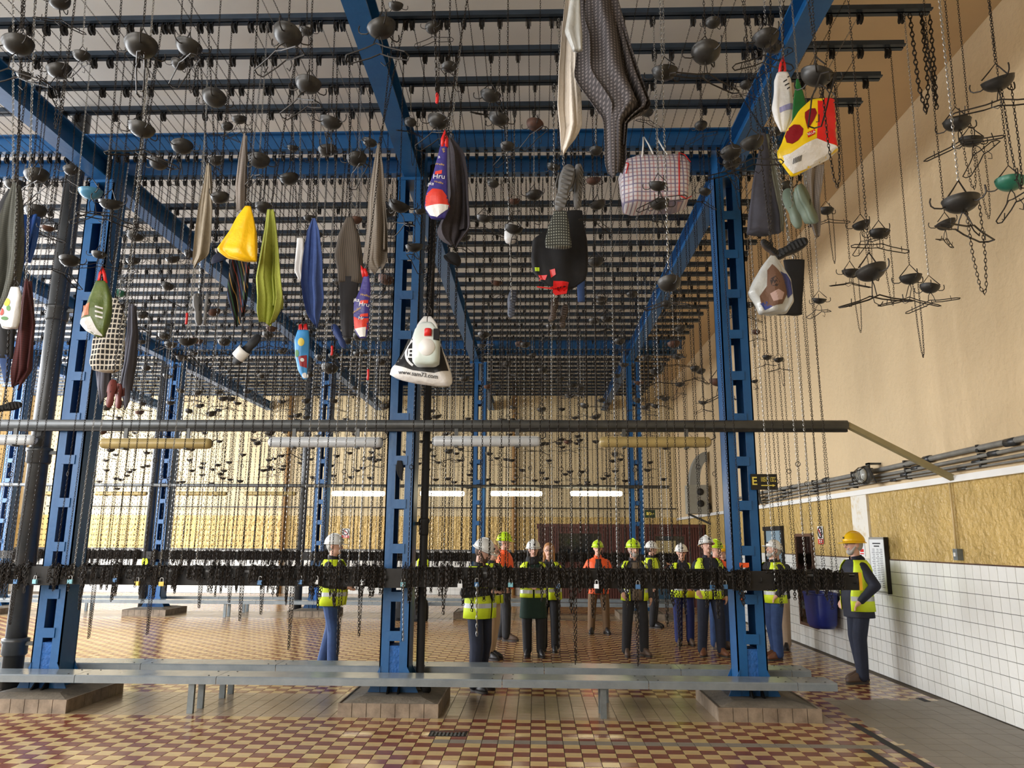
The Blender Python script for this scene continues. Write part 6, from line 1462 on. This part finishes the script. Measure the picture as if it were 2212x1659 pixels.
# mirror, blue tub, notice board, signs
t = empty('wall_mirror', (XW, 13.55, 0.33), 0, 'tall narrow brown framed mirror on the tiled wall', 'mirror')
for a in ((-0.42, -0.37, 0, 1.52), (0.37, 0.42, 0, 1.52), (-0.37, 0.37, 0, 0.05), (-0.37, 0.37, 1.47, 1.52)): MB().box(-0.035, 0.0, *a).build('frame', mat('brown_wood', (92, 62, 44), 0.5, var=0.2) if 'brown_wood' not in MATS else MATS['brown_wood'], t)
MB().box(-0.02, 0.0, -0.37, 0.37, 0.05, 1.47).build('glass', mat('mirror_glass', (120, 116, 110), 0.03, 1.0), t)
t = empty('blue_tub', (XW - 0.22, 12.38, 0.44), 0, 'blue plastic tub fixed to the tiled wall', 'tub')
rings = []
for z, w in ((0.0, 0.26), (0.06, 0.31), (0.25, 0.335), (0.5, 0.36)): rings.append([(0.28 * math.copysign(abs(math.cos(a)) ** 0.7, math.cos(a)) * w / 0.5, w * math.copysign(abs(math.sin(a)) ** 0.7, math.sin(a)), z) for a in [2 * PI * k / 26 for k in range(26)]])
MB().loft(rings, True, False).build('tub_body', mat('blue_plastic', (24, 40, 116), 0.35, var=0.15), t, True)
MB().loft([[(p[0] * f, p[1] * f, z) for p in rings[-1]] for f, z in ((0.97, 0.49), (1.04, 0.49), (1.04, 0.52), (0.97, 0.52), (0.97, 0.49))], False, False).build('rim', MATS['blue_plastic'], t, True)
MB().box(0.15, 0.22, -0.2, 0.2, 0.3, 0.45).build('wall_bracket', M_BLACK, t)
t = empty('notice_board', (XW, 10.66, 1.06), 0, 'silver framed notice board with printed sheets on the tiled wall', 'notice board')
MB().box(-0.03, 0.0, -0.25, 0.25, 0.0, 0.72).build('board', M_SILVER, t); MB().box(-0.036, -0.03, -0.22, 0.22, 0.03, 0.69).build('sheet', M_PAPER, t)
MB().box(-0.05, 0.0, -0.27, -0.25, 0.0, 0.72).build('edge_strip', M_BLACK, t)
rr = random.Random(4)
for (w, z) in ((0.12, 0.63), (0.08, 0.595)): MB().box(-0.0385, -0.0355, -w, w, z, z + 0.016).build('heading_line', M_INK, t)
for k in range(22):
    z = 0.56 - k * 0.023
    for c in (-0.16, -0.05, 0.07): MB().box(-0.0385, -0.0355, c, c + rr.uniform(0.05, 0.1), z, z + 0.006).build('text_line', M_INK, t)
def no_smoking(loc, rz, label, w, h):
    t = empty('no_smoking_sign', loc, rz, label, 'sign')
    MB().box(-w / 2, w / 2, -0.006, 0.0, 0, h).build('plate', M_WHITE, t)
    MB().box(-w / 2, w / 2, -0.0085, -0.005, 0, h * 0.28).build('red_panel', M_REDP if True else None, t)
    c = h * 0.64; r_ = min(w * 0.42, h * 0.3)
    MB().tube([(r_ * math.cos(2 * PI * k / 20), -0.009, c + r_ * math.sin(2 * PI * k / 20)) for k in range(20)], r_ * 0.13, 6, closed=True).build('red_ring', M_INK if w > 0.2 else M_REDP, t)
    MB().tube([(-r_ * 0.66, -0.009, c + r_ * 0.66), (r_ * 0.66, -0.009, c - r_ * 0.66)], r_ * 0.11, 6).build('slash', M_REDP, t)
    MB().box(-r_ * 0.6, r_ * 0.6, -0.0085, -0.005, c - r_ * 0.1, c + r_ * 0.1).build('cigarette', M_INK, t)
    for k in range(2): MB().box(-w * 0.3, w * 0.3, -0.0095, -0.008, h * (0.06 + 0.11 * k), h * (0.12 + 0.11 * k)).build('text_line', M_WHITE, t)
no_smoking((XW, 12.78, 1.68), -PI / 2, 'red and white no smoking sign on the side wall beside the mirror', 0.23, 0.28)
pb = at_y(746, 1162, WALL_B); no_smoking((pb.x, WALL_B + 0.01, pb.z), 0, 'small no smoking sign on the yellow far wall', 0.24, 0.3)
o = MB().box(-0.012, 0, -0.09, 0.09, 0, 0.2).build('paper_notice', M_PAPER, None, loc=(XW - 0.02, 11.15, 1.52)); tag(o, 'small white and red paper notice on the plaster strip', 'notice')
MB().box(-0.014, -0.011, -0.06, 0.06, 0.06, 0.1).build('red_line', M_REDP, o); MB().box(-0.014, -0.011, -0.06, 0.06, 0.03, 0.045).build('red_line', M_REDP, o)
# direction sign on the near column: black with yellow lettering
M_SIGN = mat('sign_black', (20, 20, 18), 0.5); M_SIGNY = mat('sign_yellow', (222, 204, 90), 0.5)
a, b = at_y(1621, 1024, 8.44), at_y(1680, 1058, 8.44)
t = empty('direction_sign', ((a.x + b.x) / 2, 8.44, (a.z + b.z) / 2), 0, 'black direction sign with yellow letter, numbers and arrow on a blue column', 'sign')
W_, H_ = (b.x - a.x), (a.z - b.z)
MB().box(-W_ / 2, W_ / 2, -0.006, 0.012, -H_ / 2, H_ / 2).build('plate', M_SIGN, t)
def flat_text(parent, s, x, z, size, m, y=-0.009, bold=0.0, squeeze=1.0, fit=None):
    me = text_mesh(s, size, bold); me.materials.clear(); me.materials.append(m)
    if fit:
        w0 = max(v.co.x for v in me.vertices) - min(v.co.x for v in me.vertices); squeeze = fit / w0
    for v in me.vertices: v.co = Vector((v.co.x * squeeze + x, y, v.co.y + z))
    return link('lettering', me, parent)
flat_text(t, 'E', -W_ * 0.37, 0.005, H_ * 0.72, M_SIGNY, bold=0.002)
flat_text(t, '1051 - 1322', W_ * 0.16, H_ * 0.14, H_ * 0.42, M_SIGNY, fit=W_ * 0.56, bold=0.001)
MB().box(-W_ * 0.12, W_ * 0.32, -0.009, -0.005, -H_ * 0.26, -H_ * 0.2).build('arrow_shaft', M_SIGNY, t)
MB().add([(W_ * 0.31, -0.009, -H_ * 0.15), (W_ * 0.31, -0.009, -H_ * 0.31), (W_ * 0.42, -0.009, -H_ * 0.23), (W_ * 0.31, -0.005, -H_ * 0.15), (W_ * 0.31, -0.005, -H_ * 0.31), (W_ * 0.42, -0.005, -H_ * 0.23)], [(0, 1, 2), (3, 5, 4), (0, 3, 4, 1), (1, 4, 5, 2), (2, 5, 3, 0)]).build('arrow_head', M_SIGNY, t)
p = at_y(1404, 1110, 18.1)
t = empty('escape_sign', p, 0, 'small dark green escape route sign by a far column', 'sign')
MB().box(-0.12, 0.12, -0.006, 0.006, -0.09, 0.09).build('plate', mat('sign_dark_green', (34, 58, 36), 0.5), t); MB().box(-0.08, 0.02, -0.009, -0.006, -0.03, 0.04).build('pictogram', M_SIGNY, t); MB().box(0.03, 0.09, -0.009, -0.006, -0.01, 0.015).build('arrow', M_SIGNY, t)
MB().box(-0.006, 0.006, -0.006, 0.006, 0.09, zb - p.z).build('hanging_rod', M_GREYPIPE, t)
# orange stickers in the gap of the near column
for zz in (1.47, 1.12):
    o = MB().box(-0.05, 0.05, -0.004, 0.0, -0.025, 0.025).build('orange_sticker', ORANGE, None, loc=(2.21, ROW_A - 0.155, zz)); tag(o, 'orange sticker on a plate of the blue column with the direction sign', 'sticker', 'orange stickers')

# ------------------------------------------------------------------ brown cabin at the far end
KY = 21.3; kx0, kx1, kz = at_y(1163, 1200, KY).x, WALL_R - 0.02, 2.06
M_CAB = mat('brown_cabin_paint', (88, 48, 44), 0.5, var=0.15, scale=3)
t = empty('brown_cabin', ((kx0 + kx1) / 2, KY, 0), 0, 'brown ribbed cabin with dark windows at the far end of the hall', 'cabin'); cx = (kx0 + kx1) / 2
wins = []
for xa, xb, ya, yb in ((1208, 1300, 1152, 1212), (1415, 1480, 1158, 1215)):
    p, q = at_y(xa, ya, KY), at_y(xb, yb, KY); wins.append((p.x - cx, q.x - cx, q.z, p.z))
core = MB(); core.box(kx0 - cx, kx1 - cx, 0.03, 3.4, 0, kz); core.build('cabin_body', M_CAB, t)
ribs = MB(); u = kx0 - cx
while u < kx1 - cx - 0.05:
    segs = [(0.0, kz)]
    for w in wins:
        if w[0] - 0.06 < u + 0.03 < w[1] + 0.02: segs = [(0.0, w[2] - 0.05), (w[3] + 0.05, kz)]
    for z0, z1 in segs: ribs.box(u + 0.012, u + 0.058, 0.0, 0.035, z0, z1)
    u += 0.07
o = ribs.build('rib_panel', M_CAB, t); o['kind'] = 'stuff'
MB().box(kx0 - cx - 0.04, kx1 - cx, -0.03, 3.4, kz, kz + 0.09).build('roof', M_CAB, t)
for w in wins:
    wf = MB(); wf.box(w[0] - 0.05, w[0], -0.02, 0.04, w[2] - 0.05, w[3] + 0.05); wf.box(w[1], w[1] + 0.05, -0.02, 0.04, w[2] - 0.05, w[3] + 0.05); wf.box(w[0], w[1], -0.02, 0.04, w[2] - 0.05, w[2]); wf.box(w[0], w[1], -0.02, 0.04, w[3], w[3] + 0.05)
    fo = wf.build('window_frame', M_CAB, t); MB().box(w[0], w[1], 0.01, 0.03, w[2], w[3]).build('pane', M_GLASS, fo)
w = wins[1]; MB().box(w[0] + 0.02, w[0] + (w[1] - w[0]) * 0.7, 0.0, 0.012, w[2] + 0.05, w[3] - 0.12).build('pale_sheet', mat('cream_sheet', (176, 160, 116), 0.7), t)  # cream sheet over part of the second cabin window
p, q = at_y(1392, 1278, KY), at_y(1440, 1300, KY); MB().box(p.x - cx, q.x - cx + 0.4, -0.01, 0.03, 0.05, 0.85).build('blue_door_panel', mat('teal_panel', (40, 74, 98), 0.5), t)
# duct and fan unit high in the far corner
p = at_y(1508, 1075, 20.6)
t = empty('fan_unit', p, 0, 'grey ventilation fan unit with a curved duct in the far corner', 'fan')
MB().box(-0.3, 0.22, -0.2, 0.2, -0.42, 0.32).build('housing', mat('fan_grey', (150, 150, 142), 0.5, var=0.1), t)
for zc in (-0.16, 0.14): MB().lathe([(0.09, 0), (0.09, 0.02), (0.01, 0.02)], 16).build('painted_opening', M_DARK, t, True).matrix_local = Matrix.Translation((0.02, -0.2, zc)) @ Matrix.Rotation(PI / 2, 4, 'X')  # flat dark discs: the shade inside the fan holes is painted, not recessed
rings = []
for k in range(8):
    a = PI / 2 * k / 7; c = Vector((-0.1 + 0.35 * (1 - math.cos(a)), 0, 0.32 + 0.75 * math.sin(a))); n_ = Vector((math.cos(a), 0, -math.sin(a))); h_ = 0.13
    rings.append([c - n_ * h_ + Vector((0, -0.15, 0)), c + n_ * h_ + Vector((0, -0.15, 0)), c + n_ * h_ + Vector((0, 0.15, 0)), c - n_ * h_ + Vector((0, 0.15, 0))])
MB().loft(rings).build('duct', mat('duct_grey', (140, 142, 138), 0.5), t)
MB().tube([(-0.3, -0.1, 0.25), (0.55, 0.1, -0.35)], 0.03, 6).build('stay', M_GREYPIPE, t); MB().tube([(-0.25, 0.1, -0.42), (0.6, 0.1, -0.8), (0.62, 0.1, -0.8)], 0.03, 6).build('stay', M_GREYPIPE, t)
MB().box(0.2, WALL_R - p.x + 0.01, -0.1, 0.1, -0.3, -0.2).build('wall_bracket', M_BLACK, t)
# back wall: pipe line and cornice stripe
o = MB().tube([(-16, WALL_B - 0.137, 2.72), (4.5, WALL_B - 0.137, 2.72)], 0.02, 8).build('wall_pipe', M_DARKPIPE, None, True); tag(o, 'thin dark pipe running along the yellow far wall', 'pipe')
# brown vertical pipes on the far wall
for x in (620, 1110, 840):
    p = at_y(x, 1000, WALL_B - 0.08)
    o = MB().tube([(p.x, WALL_B - 0.06, 0), (p.x, WALL_B - 0.06, 6.9)], 0.06, 10).build('wall_pipe', mat('ochre_pipe', (150, 112, 62), 0.6) if 'ochre_pipe' not in MATS else MATS['ochre_pipe'], None, True); tag(o, 'ochre painted vertical pipe on the yellow far wall', 'pipe', 'ochre pipes')
# backpacks on and under the far benches, hi-vis jackets left there
def backpack(x, y, Y, w, label):
    p = at_y(x, y, Y); t = empty('backpack', (p.x, Y, 0.36 if p.z > 0.3 else 0.0), 0, label, 'backpack'); 
    rings = [[(a * w * math.copysign(abs(math.cos(q)) ** 0.6, math.cos(q)), 0.14 * b * math.copysign(abs(math.sin(q)) ** 0.6, math.sin(q)), z) for q in [2 * PI * k / 20 for k in range(20)]] for z, a, b in ((0, 0.9, 0.9), (0.05, 1, 1), (0.3, 1, 1), (0.42, 0.85, 0.8), (0.48, 0.5, 0.5))]
    MB().loft(rings).build('pack_body', M_BLK, t, True); MB().box(-w * 0.7, w * 0.7, -0.19, -0.12, 0.06, 0.25).build('front_pocket', M_DARK, t); MB().tube([(-0.05, 0, 0.47), (0, 0, 0.53), (0.05, 0, 0.47)], 0.012, 6).build('carry_loop', M_DARK, t)
backpack(908, 1325, 17.2, 0.17, 'black backpack standing on the floor before the far bench, next to a dark bag')
backpack(866, 1325, 17.35, 0.13, 'dark bag standing on the floor beside a black backpack')
for x, y, w, lab in ((914, 1217, 26, 'yellow hi-vis jacket hung on the far rail between two near columns'), (313, 1217, 14, 'yellow hi-vis jacket hung beside a far column')):
    c = cloth('hi_vis_jacket', lab, 'jacket', [(y - 11, x - w * 0.35, x + w * 0.35), (y - 6, x - w / 2, x + w / 2), (y + 10, x - w / 2, x + w / 2), (y + 30, x - w * 0.4, x + w * 0.4)], 17.88, HIVIS, 0.3, 4, 0.15, 60)
    for ch in list(c.children): bpy.data.objects.remove(ch)
